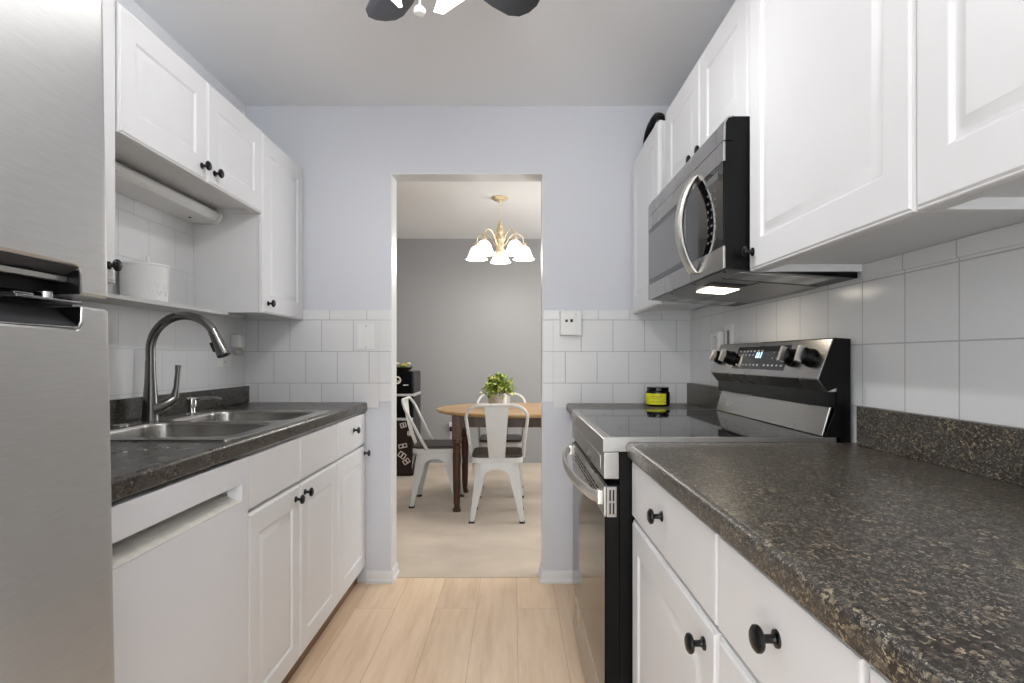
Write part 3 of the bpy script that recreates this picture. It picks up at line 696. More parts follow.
MB().box(0.2455, 0.284, SA + 0.003, SB - 0.003, 0.05, 0.215, 0.003).build('bottom_drawer', 'steel', st)
# back guard and control console (profiles in x,z)
MB().box(0.862, 0.897, SA, SB, 0.9, 1.07).box(0.842, 0.87, SA + 0.002, SB - 0.002, 1.018, 1.06).build('console_core', 'black', st, weld=False)
MB().prism([(0.829, 0.9378), (0.838, 0.9378), (0.861, 1.018), (0.852, 1.0185)], 'y', SA + 0.014, SB - 0.012, 0.003).build('back_guard', 'steel', st)
MB().prism([(0.829, 0.9378), (0.861, 1.018), (0.862, 1.07), (0.8365, 1.06), (0.8135, 1.0925), (0.853, 1.203), (0.897, 1.200), (0.897, 0.60), (0.87, 0.60), (0.87, 0.9378)], 'y', SA - 0.004, SA).build('side_panel', 'enamel', st)
con = MB().prism([(0.8365, 1.058), (0.8125, 1.090), (0.812, 1.094), (0.8515, 1.200), (0.855, 1.2035), (0.893, 1.200), (0.893, 1.058)], 'y', SA, SB, 0.0015).build('control_console', 'steel', st)
# frame on the sloping face: u along y, n outward
A = Vector((0.812, 0, 1.094)); B = Vector((0.8515, 0, 1.200))
vdir = (B - A).normalized(); ndir = Vector((-vdir.z, 0, vdir.x)); 
def onface(y, v, h=0.0):
    p = A + vdir * v + ndir * h; return Vector((p.x, y, p.z))
def face_plate(y0, y1, v0, v1, h0, h1):
    m = MB()
    m.rings([[onface(y0, v0, h), onface(y1, v0, h), onface(y1, v1, h), onface(y0, v1, h)] for h in (h0, h1)])
    return m
disp = face_plate(1.685, 2.075, 0.018, 0.100, -0.001, 0.0015).build('display', 'glass_black', con)
for row, (v, n_, w_) in enumerate(((0.080, 7, 0.014), (0.066, 7, 0.010), (0.030, 12, 0.012))):
    for k in range(n_):
        yy = 2.05 - k * (0.35 / 12) - (0.02 if row == 2 and k > 6 else 0)
        face_plate(yy - w_, yy, v, v + 0.006, 0.0015, 0.0019).build('key_legend', 'print', disp)
for k in range(3):
    for v in (0.075, 0.055):
        yy = 1.78 - k * 0.028
        face_plate(yy - 0.004, yy, v, v + 0.005, 0.0015, 0.0019).build('key_legend', 'print', disp)
dg = MB()
for k, yy in enumerate((1.905, 1.89, 1.872)):
    m_ = face_plate(yy - 0.009, yy, 0.058, 0.078, 0.0015, 0.0019); me = bpy.data.meshes.new('t'); m_.bm.to_mesh(me); dg.bm.from_mesh(me); m_.bm.free()
dg.build('clock', 'digit', disp, weld=False)
for yy in (1.548, 1.648, 2.118, 2.215):
    c0 = onface(yy, 0.058, 0.0)
    kb = MB().lathe([(0.027, 0), (0.027, 0.006), (0.0245, 0.008), (0.0235, 0.026), (0.0205, 0.030), (0.001, 0.0305)], c0, ndir, 28).build('knob', 'black', con)
    g_ = MB().box(-0.0065, 0.0065, -0.0235, 0.0235, 0, 0.018, 0.002)
    rot = Vector((0, 0, 1)).rotation_difference(ndir).to_matrix().to_4x4()
    g_.xf(Matrix.Translation(c0 + ndir * 0.026) @ rot @ Matrix.Rotation(R(90), 4, 'Z') @ Matrix.Rotation(R(8), 4, 'Z'))
    g_.build('grip', 'handle', kb)
MB().box(-0.0008, 0.0008, -0.006, 0.006, -0.003, 0.003, mtx=Matrix.Translation((0.8235, 1.92, 1.075)) @ Matrix.Rotation(R(36), 4, 'Y')).build('badge', 'chrome', con)

# ------------------------------------------------------------------ right side: wall units
wall_cabinet('wall_cabinet', 'white wall cabinet right of the doorway, against the back wall', 1, 2.325, YB - 0.012, 1.375, 2.144, 0.607,
             [(2.325, YB - 0.014, 1.375, 2.146, None, 0)])
wall_cabinet('wall_cabinet', 'short white two-door wall cabinet above the microwave', 1, 1.4525, 2.318, 1.787, 2.166, 0.628,
             [(1.488, 1.870, 1.788, 2.166, 1.826, 1.832), (1.874, 2.282, 1.788, 2.166, 1.915, 1.832)])
wall_cabinet('wall_cabinet', 'large white wall cabinet right of the microwave, over the counter', 1, 0.8495, 1.446, 1.373, 2.166, 0.612,
             [(0.852, 1.443, 1.373, 2.166, 1.416, 1.42)])
wall_cabinet('wall_cabinet', 'white wall cabinet at the top right corner of the photo', 1, 0.15, 0.849, 1.373, 2.166, 0.612,
             [(0.46, 0.8485, 1.373, 2.166, None, 0), (0.155, 0.456, 1.373, 2.166, None, 0)])
# ------------------------------------------------------------------ microwave
MA, MBb = 1.448, 2.25
mw = thing('microwave', 'stainless and black over-the-range microwave above the stove', 'microwave', (0.73, 1.85, 1.379))
MB().box(0.575, XR - 0.01, MA + 0.002, MBb - 0.002, 1.386, 1.782, 0.003).build('case', 'enamel', mw)
MB().prism([(0.577, 1.718), (0.553, 1.718), (0.552, 1.745), (0.554, 1.764), (0.562, 1.776), (0.577, 1.780)], 'y', MA + 0.0006, MBb - 0.0006).build('vent_core', 'enamel', mw)
vb = MB().prism([(0.554, 1.718), (0.549, 1.718), (0.548, 1.745), (0.551, 1.766), (0.560, 1.779), (0.576, 1.7825), (0.576, 1.780), (0.562, 1.776), (0.555, 1.764)], 'y', MA, MBb).build('vent_band', 'steel', mw)
dr = MB().box(0.552, 0.576, MA + 0.0005, MBb - 0.0005, 1.385, 1.715).build('door', 'enamel', mw)
MB().box(0.548, 0.5545, MA, MBb, 1.664, 1.7155, 0.001).box(0.548, 0.5545, MA, MBb, 1.383, 1.442, 0.001).build('door_band', 'steel', dr, weld=False)
MB().box(0.5492, 0.553, 1.70, MBb - 0.002, 1.4425, 1.6635).build('door_frame', 'glass_black', dr)
MB().box(0.5482, 0.5495, 1.755, MBb - 0.02, 1.462, 1.645, 0.0004).build('window', 'mw_glass', dr)
cpn = MB().box(0.5488, 0.553, MA + 0.004, 1.699, 1.4425, 1.6635).build('control_panel', 'glass_black', mw)
for i in range(7):
    for j in range(3):
        MB().box(0.5483, 0.5489, 1.50 + j * 0.028, 1.512 + j * 0.028, 1.468 + i * 0.022, 1.474 + i * 0.022).build('key_legend', 'grey_plastic', cpn)
MB().box(0.5483, 0.5489, 1.485, 1.58, 1.628, 1.648).build('clock_display', 'grey_plastic', cpn)
hp = []
for i in range(23):
    t_ = i / 22
    hp.append((0.545 - 0.046 * math.sin(PI * t_) ** 0.75, 1.668, 1.402 + (1.690 - 1.402) * t_))
rg = []
for i, p in enumerate(hp):
    wv = 0.024 - 0.003 * math.sin(PI * i / 22)
    rg.append([(p[0] + 0.0115 * math.cos(2 * PI * k / 14), p[1] + wv * math.sin(2 * PI * k / 14), p[2]) for k in range(14)])
MB().rings(rg).build('handle', 'handle', dr)
un = MB().prism([(0.556, 1.388), (0.556, 1.3835), (0.90, 1.3575), (0.90, 1.388)], 'y', MA + 0.003, MBb - 0.003).build('underside', 'enamel', mw)
SL = Matrix.Translation((0.556, 0, 1.3832)) @ Matrix.Rotation(math.atan(0.026 / 0.344), 4, 'Y')
def under(name, m_, x0, x1, y0, y1, h, bev=0.0):
    return MB().box(x0, x1, y0, y1, -h, 0.001, bev, mtx=SL).build(name, m_, un)
under('bottom_plate', 'steel_dark', 0.004, 0.30, MA + 0.012, MBb - 0.012, 0.001)
under('grease_filter', 'mesh', 0.05, 0.29, MA + 0.035, MA + 0.14, 0.003)
under('grease_filter', 'mesh', 0.05, 0.29, MBb - 0.15, MBb - 0.045, 0.003)
under('vent_plate', 'steel_dark', 0.16, 0.33, MA + 0.16, MBb - 0.17, 0.004, 0.001)
under('vent_gap', 'black_plastic', 0.05, 0.30, MA + 0.142, MA + 0.158, 0.002)
under('lamp_recess', 'black_plastic', 0.05, 0.155, 1.68, 1.76, 0.003, 0.001)
under('lamp_lens', 'lens_on', 0.072, 0.165, 1.765, 1.90, 0.005, 0.001)
for yy in (1.50, 1.75, 2.0):
    MB().lathe([(0.005, 0), (0.005, 0.002), (0.001, 0.003)], (0.572, yy, 1.3822), (0, 0, -1), 10).build('screw', 'black', un)
d_ = area('hood_lamp', (0.674, 1.832, 1.366), (0, 0, 0), 0.08, 0.12, HOOD_W, (1, 0.88, 0.7))
# black handled carrier on top of the far cabinet
bk = thing('storage_caddy', 'black handled caddy on top of the right cabinet near the doorway', 'caddy', (0.74, 2.56, 2.144))
hp = [(0.665, 2.62 + dy, z) for dy, z in ((0.15, 2.146), (0.148, 2.20), (0.135, 2.235), (0.105, 2.258), (0.05, 2.272), (-0.02, 2.275), (-0.09, 2.265), (-0.12, 2.245), (-0.135, 2.21), (-0.14, 2.146))]
MB().rings([[(p[0] + 0.018 * math.cos(a), p[1] + 0.009 * math.sin(a), p[2] + 0.009 * math.sin(a)) for a in [2 * PI * k / 12 for k in range(12)]] for p in hp]).build('handle', 'black', bk)
MB().box(0.645, 0.86, 2.49, 2.76, 2.144, 2.215, 0.012, 3).build('tray', 'plastic', bk)

# outlet on the right wall behind the console
ro = thing('outlet', 'white wall outlet with a grey plug cover, on the right tile behind the stove console', 'outlet', (XR - T, 2.38, 1.18))
MB().box(XR - T - 0.007, XR - T, 2.275, 2.365, 1.165, 1.29, 0.003).build('plate', 'ivory', ro)
MB().box(XR - T - 0.03, XR - T, 2.375, 2.47, 1.17, 1.265, 0.008, 3).build('plug_cover', 'plastic', ro)
MB().lathe([(0.03, 0), (0.03, 0.004), (0.001, 0.0045)], (XR - T - 0.03, 2.42, 1.215), (-1, 0, 0), 24).build('dial', 'band', ro)
MB().box(XR - T - 0.0085, XR - T - 0.0065, 2.31, 2.33, 1.19, 1.265).build('slot_face', 'grey_plastic', ro)
# candle
cd = thing('candle_jar', 'black lidded candle jar with a yellow-green label on the far counter', 'candle', (0.70, 2.685, 0.918))
cx, cy, cz = 0.70, 2.685, 0.918
MB().lathe([(0.052, 0), (0.056, 0.004), (0.057, 0.012), (0.057, 0.064), (0.054, 0.071), (0.05, 0.073)], (cx, cy, cz), (0, 0, 1), 36).build('jar', 'candle_glass', cd)
MB().lathe([(0.051, 0.0735), (0.052, 0.075), (0.052, 0.088), (0.050, 0.091), (0.001, 0.0915)], (cx, cy, cz), (0, 0, 1), 36).build('lid', 'candle_glass', cd)
lm = MB(); a0, a1 = R(178), R(298)
for i in range(20):
    p, q = a0 + (a1 - a0) * i / 20, a0 + (a1 - a0) * (i + 1) / 20
    rr = 0.0574
    lm.quad((cx + rr * math.cos(p), cy + rr * math.sin(p), cz + 0.009), (cx + rr * math.cos(q), cy + rr * math.sin(q), cz + 0.009), (cx + rr * math.cos(q), cy + rr * math.sin(q), cz + 0.062), (cx + rr * math.cos(p), cy + rr * math.sin(p), cz + 0.062))
lb = lm.build('label', 'candle_label', cd)
im = MB()
for zz, s0, s1 in ((0.046, 225, 275), (0.036, 232, 268), (0.022, 228, 272)):
    n_ = 10
    for i in range(n_):
        p, q = R(s0 + (s1 - s0) * i / n_), R(s0 + (s1 - s0) * (i + 0.8) / n_); rr = 0.0577
        im.quad((cx + rr * math.cos(p), cy + rr * math.sin(p), cz + zz), (cx + rr * math.cos(q), cy + rr * math.sin(q), cz + zz), (cx + rr * math.cos(q), cy + rr * math.sin(q), cz + zz + 0.003), (cx + rr * math.cos(p), cy + rr * math.sin(p), cz + zz + 0.003))
im.build('label_print', 'label_ink', lb, weld=False)

# ------------------------------------------------------------------ ceiling fan
FC = Vector((-0.215, 1.415, 0))
fan = thing('ceiling_fan', 'ceiling fan with dark blades and white glass lamp shades', 'ceiling fan', (FC.x, FC.y, ZC))
MB().lathe([(0.001, ZC), (0.075, ZC), (0.075, ZC - 0.02), (0.05, ZC - 0.045), (0.02, ZC - 0.05), (0.02, ZC - 0.1)], (FC.x, FC.y, 0), (0, 0, 1), 28).build('canopy', 'plastic', fan)
MB().lathe([(0.02, 2.345), (0.09, 2.335), (0.105, 2.31), (0.105, 2.24), (0.09, 2.22), (0.06, 2.205), (0.055, 2.16), (0.045, 2.13), (0.02, 2.12), (0.001, 2.12)], (FC.x, FC.y, 0), (0, 0, 1), 32).build('motor', 'plastic', fan)
for k, ang in enumerate((121, 45, -27, -99, 193)):
    pts = [(0.10, -0.035), (0.16, -0.055), (0.28, -0.064), (0.35, -0.06), (0.378, -0.045), (0.391, -0.015), (0.39, 0.018), (0.376, 0.046), (0.345, 0.063), (0.28, 0.066), (0.16, 0.055), (0.10, 0.035)]
    mt = Matrix.Translation((FC.x, FC.y, 2.215)) @ Matrix.Rotation(R(ang), 4, 'Z') @ Matrix.Rotation(R(-12), 4, 'X')
    bl = MB().prism(pts, 'z', -0.003, 0.003, mtx=mt).build('blade', 'fan_blade' if k in (0, 2, 4) else 'fan_blade_dark', fan)
    MB().prism([(0.07, -0.012), (0.12, -0.02), (0.15, -0.014), (0.15, 0.014), (0.12, 0.02), (0.07, 0.012)], 'z', 0.003, 0.007, mtx=mt).build('blade_iron', 'chrome', bl)
def fan_shade(ang, tilt):
    q = Matrix.Translation((FC.x - 0.015, FC.y, 2.210)) @ Matrix.Rotation(R(ang), 4, 'Z') @ Matrix.Translation((0.045, 0, 0)) @ Matrix.Rotation(R(tilt), 4, 'Y')
    n = 32; rg = []
    prof = [(0.02, -0.03), (0.024, -0.04), (0.028, -0.06), (0.036, -0.08), (0.05, -0.1), (0.066, -0.118), (0.063, -0.117), (0.047, -0.099), (0.034, -0.08), (0.025, -0.06)]
    for r_, z_ in prof:
        ring = []
        for k in range(n):
            a = 2 * PI * k / n
            sq = 1 / max(abs(math.cos(a)), abs(math.sin(a)))         # flared square mouth
            s_ = 1 + (sq - 1) * min(1, max(0, (r_ - 0.024) / 0.03)) * 1.0
            ring.append(q @ Vector((r_ * s_ * math.cos(a + PI / 4), r_ * s_ * math.sin(a + PI / 4), z_)))
        rg.append(ring)
    so = MB().rings(rg, True, False).build('lamp_shade', 'shade_fan', fan)
    MB().tube([q @ Vector((0, 0, 0.01)), q @ Vector((0, 0, -0.035))], [0.016, 0.02], 14).build('socket_cup', 'chrome', so)
    return q @ Vector((0, 0, -0.075))
lamps = []
for ang in (154, 54, 310):
    p = fan_shade(ang, -50); lamps.append(p)
for p in lamps: 
    out = Vector((p.x - FC.x, p.y - FC.y, 0)).normalized()
    point('fan_bulb', p, FAN_W, (0.99, 0.99, 1.0), 0.022)
ch = MB().tube([(-0.243, 1.445, 2.13), (-0.243, 1.445, 2.062)], 0.003, 8)
ch.tube([(FC.x, FC.y, 2.15), (-0.243, 1.445, 2.13)], 0.003, 8)
pc = ch.build('pull_chain', 'plastic', fan)
MB().lathe([(0.003, 0.012), (0.008, 0.010), (0.015, 0.003), (0.0165, -0.004), (0.014, -0.012), (0.006, -0.016), (0.001, -0.0165)], (-0.243, 1.445, 2.055), (0, 0, 1), 8).build('pull_pendant', 'ceramic', pc)

# ------------------------------------------------------------------ dining room: chandelier
HX, HY = -0.106, 4.51
cl = thing('chandelier', 'lit pale brass chandelier with five white bell shades, over the dining table', 'chandelier', (HX, HY, ZD))
MB().lathe([(0.001, ZD), (0.068, ZD), (0.07, ZD - 0.008), (0.05, ZD - 0.022), (0.012, ZD - 0.028), (0.008, ZD - 0.04)], (HX, HY, 0), (0, 0, 1), 28).build('canopy', 'brass', cl)
cm = MB(); z = ZD - 0.035; i = 0
while z > 2.245:
    lk = [(0.007 * math.cos(a), 0.0, 0.012 * math.sin(a)) if i % 2 == 0 else (0.0, 0.007 * math.cos(a), 0.012 * math.sin(a)) for a in [2 * PI * k / 10 for k in range(10)]]
    cm.tube([(HX + p[0], HY + p[1], z - 0.01 + p[2]) for p in lk], 0.0018, 6, closed=True); z -= 0.018; i += 1
cm.build('chain', 'brass', cl, weld=False)
MB().lathe([(0.003, 2.25), (0.012, 2.24), (0.016, 2.225), (0.01, 2.21), (0.02, 2.195), (0.028, 2.17), (0.016, 2.15), (0.034, 2.13), (0.036, 2.11), (0.03, 2.10), (0.03, 2.02), (0.038, 2.01), (0.036, 1.99), (0.02, 1.975), (0.012, 1.955), (0.016, 1.945), (0.001, 1.935)], (HX, HY, 0), (0, 0, 1), 24).build('column', 'brass', cl)
# draped wire cone round the chain
wm = MB()
for k in range(8):
    a = 2 * PI * k / 8
    wm.tube([(HX + r_ * math.cos(a), HY + r_ * math.sin(a), zz) for r_, zz in ((0.005, 2.262), (0.02, 2.22), (0.036, 2.18), (0.05, 2.145), (0.034, 2.125))], 0.002, 6)
wm.build('wire_cage', 'brass', cl, weld=False)
for az in (-126, -54, 18, 162, 90):
    ca, sa = math.cos(R(az)), math.sin(R(az)); RR = 0.205
    pts = [(0.03, 2.06), (0.055, 2.09), (0.08, 2.135), (0.115, 2.165), (0.16, 2.168), (0.195, 2.142), (0.205, 2.085)]
    MB().tube([(HX + r_ * ca, HY + r_ * sa, zz) for r_, zz in pts], 0.0055, 8).build('arm', 'brass', cl)
    px, py = HX + RR * ca, HY + RR * sa
    so = MB().lathe([(0.018, 2.072), (0.024, 2.070), (0.042, 2.058), (0.056, 2.035), (0.065, 2.005), (0.080, 1.972), (0.09, 1.962), (0.087, 1.961), (0.077, 1.970), (0.062, 2.003), (0.053, 2.032), (0.04, 2.053), (0.02, 2.064)], (px, py, 0), (0, 0, 1), 28, True, True).build('bell_shade', 'shade_on', cl)
    MB().lathe([(0.008, 2.098), (0.022, 2.086), (0.022, 2.070), (0.018, 2.067)], (px, py, 0), (0, 0, 1), 16).build('cup', 'brass', so)
    MB().rings([[(px + (0.0905 + 0.0018 * math.cos(b_)) * math.cos(a), py + (0.0905 + 0.0018 * math.cos(b_)) * math.sin(a), 1.9625 + 0.0018 * math.sin(b_)) for b_ in [2 * PI * k / 6 for k in range(6)]] for a in [2 * PI * j / 32 for j in range(32)]], closed=True).build('rim_ring', 'brass', so)
    point('chandelier_bulb', (px, py, 1.945), CHANDELIER_W, (1, 0.95, 0.88), 0.04)

# ------------------------------------------------------------------ dining table, chairs, planter
TX, TY = 0.03, 4.43
tb = thing('dining_table', 'round dining table with an oak top and brown turned legs', 'table', (TX, TY, 0.004))
MB().lathe([(0.001, 0.722), (0.505, 0.722), (0.525, 0.728), (0.532, 0.738), (0.53, 0.748), (0.522, 0.752), (0.001, 0.752)], (0, 0, 0), (0, 0, 1), 96).xf(Matrix.Translation((TX, TY, 0)) @ Matrix.Diagonal((1.2, 0.98, 1, 1))).build('table_top', 'table_top', tb)
LEGS = [(-0.45, -0.285), (0.47, -0.285), (0.47, 0.30), (-0.44, 0.30)]
ap = MB()
for k in range(4):
    a, b_ = LEGS[k], LEGS[(k + 1) % 4]
    pa = Vector((TX + a[0], TY + a[1], 0.677)); pb = Vector((TX + b_[0], TY + b_[1], 0.677))
    mid = (pa + pb) / 2; ln = (pb - pa).length; an = math.atan2(pb.y - pa.y, pb.x - pa.x)
    ap.box(-ln / 2, ln / 2, -0.01, 0.01, -0.045, 0.045, mtx=Matrix.Translation(mid) @ Matrix.Rotation(an, 4, 'Z'))
ap.build('apron', 'table_leg', tb, weld=False)
for a in LEGS:
    lx, ly = TX + a[0], TY + a[1]
    lg = MB().lathe([(0.016, 0.004), (0.03, 0.006), (0.032, 0.02), (0.022, 0.032), (0.02, 0.05), (0.024, 0.07), (0.028, 0.2), (0.031, 0.42), (0.028, 0.47), (0.035, 0.485), (0.026, 0.50), (0.036, 0.52), (0.03, 0.545)], (lx, ly, 0), (0, 0, 1), 20)
    lg.box(lx - 0.034, lx + 0.034, ly - 0.034, ly + 0.034, 0.545, 0.7215, 0.004)
    lg.build('leg', 'table_leg', tb, weld=False)
def metal_chair():
    """faces local +y, base at z=0"""
    t = thing('metal_chair', '', 'chair', (0, 0, 0))
    pan = MB()
    def sect(sc, z, dy=0): return [(p[0] * sc, p[1] * sc + dy, z) for p in rrect(-0.182, 0.182, -0.175, 0.175, 0.05, 5)]
    pan.rings([sect(0.99, 0.415), sect(1.0, 0.43), sect(1.0, 0.444), sect(0.97, 0.450)])
    pan.build('seat_pan', 'chair', t)
    pad = MB().rings([sect(0.95, 0.4505), sect(0.975, 0.453), sect(0.98, 0.466), sect(0.96, 0.471)])
    pad.build('wooden_seat', 'seat_wood', t)
    for sx in (-1, 1):
        for sy in (-1, 1):
            top = Vector((sx * 0.142, sy * 0.136, 0)); bot = Vector((sx * 0.187, sy * 0.187, 0))
            rg = []
            for z_, hw in ((0.0, 0.016), (0.02, 0.0165), (0.1, 0.021), (0.2, 0.028), (0.3, 0.036), (0.38, 0.041), (0.425, 0.043)):
                f = z_ / 0.425; c = bot.lerp(top, f)
                ox, oy = c.x + sx * 0.004, c.y + sy * 0.004
                # L-shaped pressed section with a rounded outer corner
                pts = [(ox + sx * 0.001 - sx * 2 * hw, oy), (ox + sx * 0.001 - sx * 0.010, oy), (ox - sx * 0.002, oy - sy * 0.003), (ox, oy - sy * 0.010), (ox, oy - sy * 2 * hw),
                       (ox - sx * 0.005, oy - sy * 2 * hw), (ox - sx * 0.006, oy - sy * 0.006), (ox - sx * 2 * hw, oy - sy * 0.005)]
                rg.append([(p[0], p[1], z_ + 0.006) for p in pts])
            lg = MB().rings(rg).build('leg', 'chair', t)
            MB().box(bot.x - sx * 0.03, bot.x + sx * 0.006, bot.y - sy * 0.03, bot.y + sy * 0.006, 0.0, 0.012, 0.002).build('foot', 'black_plastic', lg)
    am = MB()
    def arch(f):   # under-edge of the skirt between two legs, f from -1 to 1
        return 0.372 - 0.085 * abs(f) ** 2.6
    for q in range(4):
        rg0 = []; n_ = 14; hw = 0.115
        mt = Matrix.Rotation(R(90 * q), 4, 'Z')
        y_top = 0.172
        P = []
        for i in range(n_ + 1):
            f = -1 + 2 * i / n_; zb = arch(f)
            yb_ = y_top + (0.43 - zb) * 0.1
            P.append(((f * hw, y_top, 0.43), (f * hw, yb_, zb)))
        v = [[mt @ Vector(a) for a in pr] for pr in P]
        vi = [[mt @ Vector((a[0], a[1] - 0.003, a[2])) for a in pr] for pr in P]
        am.rings([[v[i][0], v[i][1], vi[i][1], vi[i][0]] for i in range(n_ + 1)])
    am.build('apron', 'chair', t, weld=False)
    def back_y(z): return -0.10 - (z - 0.45) * 0.46
    hp = []
    side = [(0.186, -0.055, 0.44), (0.193, -0.115, 0.55), (0.205, -0.17, 0.66), (0.212, -0.205, 0.73)]
    hp += side
    for a in range(10, 91, 10):
        hp.append((0.112 + 0.10 * math.cos(R(a)), -0.205 - 0.048 * math.sin(R(a)), 0.73 + 0.092 * math.sin(R(a))))
    full = [Vector(p) for p in hp] + [Vector((-p[0], p[1], p[2])) for p in hp[::-1]]
    MB().tube(full, 0.0115, 10).build('back_hoop', 'chair', t)
    sp = MB(); rg = []
    for i in range(9):
        f = i / 8; z_ = 0.448 + f * (0.812 - 0.448); hw = 0.056 + 0.026 * f
        y_ = -0.168 - 0.085 * f + 0.018 * math.sin(PI * f) * -1
        rg.append([(-hw, y_, z_), (-hw * 0.5, y_ - 0.004, z_), (hw * 0.5, y_ - 0.004, z_), (hw, y_, z_), (hw, y_ + 0.003, z_), (hw * 0.5, y_ - 0.001, z_), (-hw * 0.5, y_ - 0.001, z_), (-hw, y_ + 0.003, z_)])
    sp.rings(rg).build('back_splat', 'chair', t)
    return t
c1 = metal_chair()
G = 'white metal chairs around the dining table'
spots = [(-0.112, 4.03, 0, 'white metal chair with its back to the kitchen, nearest at the table'),
         (-0.60, 4.42, -90, 'white metal chair seen from its side, left of the table'),
         (-0.105, 4.735, 180, 'white metal chair behind the table, mostly hidden by it')]
for i, (x, y, a, lab) in enumerate(spots):
    o = c1 if i == 0 else copy_tree(c1)
    o.location = (x, y, 0.004); o.rotation_euler = (0, 0, R(a)); tag(o, lab, 'chair', G)
pt = thing('potted_plant', 'leafy green plant in a galvanised pot on the dining table', 'plant', (-0.115, 4.38, 0.752))
px, py, pz = -0.115, 4.38, 0.7525
MB().lathe([(0.07, 0), (0.073, 0.003), (0.084, 0.112), (0.087, 0.114), (0.087, 0.119), (0.083, 0.119), (0.08, 0.10), (0.001, 0.098)], (px, py, pz), (0, 0, 1), 36).build('pot', 'galv', pt)
def foliage(m, n, seed, lsz):
    rnd = random.Random(seed)
    for i in range(n):
        a = rnd.uniform(0, 2 * PI); el = rnd.uniform(0.0, 1.0) ** 0.8 * PI / 2; rr = rnd.uniform(0.35, 1.0)
        p = Vector((px + 0.135 * rr * math.cos(a) * math.cos(el), py + 0.135 * rr * math.sin(a) * math.cos(el), pz + 0.108 + 0.15 * rr * math.sin(el)))
        q = Matrix.Rotation(rnd.uniform(0, 2 * PI), 4, 'Z') @ Matrix.Rotation(rnd.uniform(-1.2, 1.2), 4, 'X') @ Matrix.Rotation(rnd.uniform(-0.6, 0.6), 4, 'Y')
        s = lsz * rnd.uniform(0.7, 1.3)
        L = [Vector((0, 0, 0)), Vector((0.35 * s, 0.45 * s, 0.06 * s)), Vector((0.28 * s, 0.8 * s, 0.05 * s)), Vector((0, 1.15 * s, -0.05 * s)), Vector((-0.28 * s, 0.8 * s, 0.05 * s)), Vector((-0.35 * s, 0.45 * s, 0.06 * s))]
        v = [m.bm.verts.new(p + q @ c) for c in L]
        m.bm.faces.new((v[0], v[1], v[2], v[3])); m.bm.faces.new((v[0], v[3], v[4], v[5]))
    return m
foliage(MB(), 420, 3, 0.034).build('foliage', 'leaf', pt, weld=False)
foliage(MB(), 260, 5, 0.032).build('pale_foliage', 'leaf2', pt, weld=False)
sm = MB()
for k in range(14):
    a = 2 * PI * k / 14
    sm.tube([(px + 0.03 * math.cos(a), py + 0.03 * math.sin(a), pz + 0.098), (px + 0.06 * math.cos(a), py + 0.06 * math.sin(a), pz + 0.15), (px + 0.09 * math.cos(a), py + 0.09 * math.sin(a), pz + 0.18)], 0.002, 5)
sm.build('stems', 'leaf', pt, weld=False)

# ------------------------------------------------------------------ black cabinet with stickers, flowers, wall outlet
QX1, QY0, QZ = -0.966, 5.36, 1.02
bc = thing('cabinet', 'tall glossy black cabinet with pale bands and white stickers, in the dining room corner', 'cabinet', (-1.2, 5.58, 0.004))
MB().box(-1.42, QX1, QY0 + 0.02, QY0 + 0.46, 0.004, QZ, 0.02, 4).build('body', 'gloss_black', bc)
MB().box(-1.412, QX1 - 0.006, QY0, QY0 + 0.025, 0.805, QZ - 0.012, 0.008, 3).build('top_door', 'gloss_black', bc)
MB().box(-1.412, QX1 - 0.006, QY0, QY0 + 0.025, 0.57, 0.775, 0.006, 3).build('middle_door', 'gloss_black', bc)
ld = MB().box(-1.412, QX1 - 0.006, QY0, QY0 + 0.025, 0.02, 0.545, 0.006, 3).build('lower_door', 'choc', bc)
MB().box(-1.415, QX1 - 0.003, QY0 - 0.006, QY0 + 0.03, 0.78, 0.802, 0.003).build('band', 'band', bc)
MB().box(-1.415, QX1 - 0.003, QY0 - 0.004, QY0 + 0.03, 0.545, 0.57, 0.003).build('band', 'band', bc)
MB().box(QX1 - 0.006, QX1 + 0.003, QY0 + 0.03, QY0 + 0.44, 0.775, 0.805, 0.002).build('band', 'band', bc)
def ring_sticker(x, z_, r):
    return MB().rings([[(x + q * math.cos(2 * PI * k / 28), QY0 - 0.0012, z_ + q * math.sin(2 * PI * k / 28)) for k in range(28)] for q in (r * 0.62, r)], False, False)
rs = ring_sticker(-1.118, 0.935, 0.038); rs.box(-1.132, -1.122, QY0 - 0.0015, QY0 - 0.0005, 0.92, 0.95).box(-1.115, -1.1, QY0 - 0.0015, QY0 - 0.0005, 0.922, 0.932)
rs.build('round_sticker', 'sticker', bc, weld=False)
MB().box(-1.06, -1.01, QY0 - 0.0015, QY0 + 0.001, 0.882, 0.892).build('badge', 'band', bc)
for (x, z_, a, w_, h_) in ((-1.065, 0.30, 12, 0.085, 0.042), (-1.072, 0.21, -35, 0.075, 0.06), (-1.03, 0.15, 35, 0.07, 0.05), (-1.06, 0.50, 15, 0.06, 0.05), (-1.0, 0.42, 0, 0.04, 0.05)):
    mt = Matrix.Translation((x, QY0 - 0.0006, z_)) @ Matrix.Rotation(R(-a), 4, 'Y')
    s_ = MB()
    e_ = 0.010
    s_.box(-w_ / 2, w_ / 2, -0.0006, 0.0006, h_ / 2 - e_, h_ / 2, mtx=mt).box(-w_ / 2, w_ / 2, -0.0006, 0.0006, -h_ / 2, -h_ / 2 + e_, mtx=mt)
    s_.box(-w_ / 2, -w_ / 2 + e_, -0.0006, 0.0006, -h_ / 2, h_ / 2, mtx=mt).box(w_ / 2 - e_, w_ / 2, -0.0006, 0.0006, -h_ / 2, h_ / 2, mtx=mt)
    s_.box(-0.006, 0.008, -0.0006, 0.0006, -h_ / 2, h_ / 2, mtx=mt)
    s_.build('sticker', 'sticker', ld, weld=False)
st_ = MB()
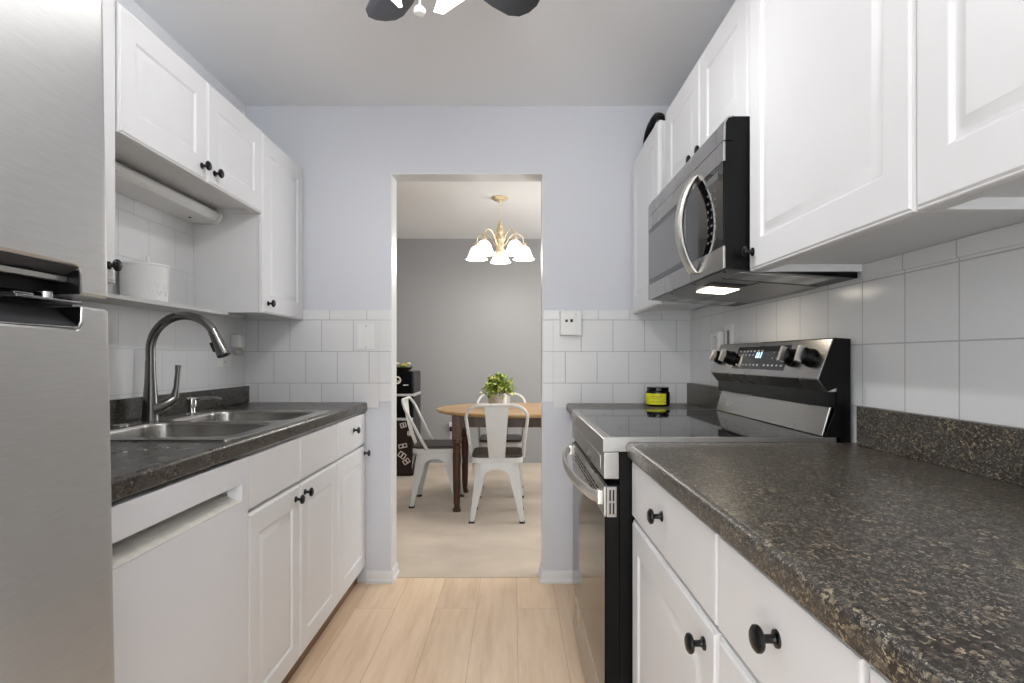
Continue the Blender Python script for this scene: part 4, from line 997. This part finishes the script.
for k in range(6):
    st_.box(-0.0005, 0.0008, -0.032, 0.032, -0.005, 0.005, mtx=Matrix.Translation((QX1 + 0.0008, QY0 + 0.15, 0.94)) @ Matrix.Rotation(R(60 * k), 4, 'X'))
st_.build('star_sticker', 'sticker', bc, weld=False)
fl = thing('flower_arrangement', 'low dark bowl of cream and yellow flowers on the black cabinet', 'flowers', (-1.10, 5.52, QZ))
MB().lathe([(0.06, 0), (0.09, 0.02), (0.1, 0.035), (0.09, 0.035), (0.05, 0.02)], (-1.10, 5.52, QZ), (0, 0, 1), 24).build('bowl', 'choc', fl)
rnd = random.Random(4)
for k in range(9):
    a = rnd.uniform(0, 2 * PI); r_ = rnd.uniform(0.01, 0.085)
    cxx, cyy, czz = -1.10 + r_ * math.cos(a), 5.52 + r_ * math.sin(a), QZ + 0.06 + rnd.uniform(-0.01, 0.02)
    m = MB()
    for j in range(7):
        b_ = 2 * PI * j / 7
        m.sphere((cxx + 0.014 * math.cos(b_), cyy + 0.014 * math.sin(b_), czz), 0.012, (1, 1, 0.7), 8, 6)
    m.sphere((cxx, cyy, czz + 0.005), 0.010, (1, 1, 0.8), 8, 6)
    m.build('flower', 'petal_w' if k % 2 else 'petal_y', fl, weld=False)
lf = MB()
for k in range(24):
    a = rnd.uniform(0, 2 * PI); r_ = rnd.uniform(0.03, 0.1)
    lf.sphere((-1.10 + r_ * math.cos(a), 5.52 + r_ * math.sin(a), QZ + 0.042), 0.016, (1, 0.6, 0.4), 8, 5)
lf.build('leaves', 'leaf', fl, weld=False)
do = thing('outlet', 'white outlet with a plugged-in adapter on the grey dining room wall', 'outlet', (-0.665, YD, 0.24))
MB().box(-0.70, -0.63, YD - 0.006, YD, 0.33, 0.45, 0.003).build('plate', 'plastic', do)
MB().box(-0.69, -0.64, YD - 0.04, YD - 0.006, 0.35, 0.40, 0.006).build('plug', 'black_plastic', do)
MB().box(-0.695, -0.655, YD - 0.05, YD - 0.006, 0.405, 0.44, 0.006).build('adapter', 'plastic', do)
MB().tube([(-0.67, YD - 0.03, 0.352), (-0.675, YD - 0.035, 0.28), (-0.67, YD - 0.03, 0.15), (-0.66, YD - 0.025, 0.085)], 0.004, 6).build('cord', 'plastic', do)
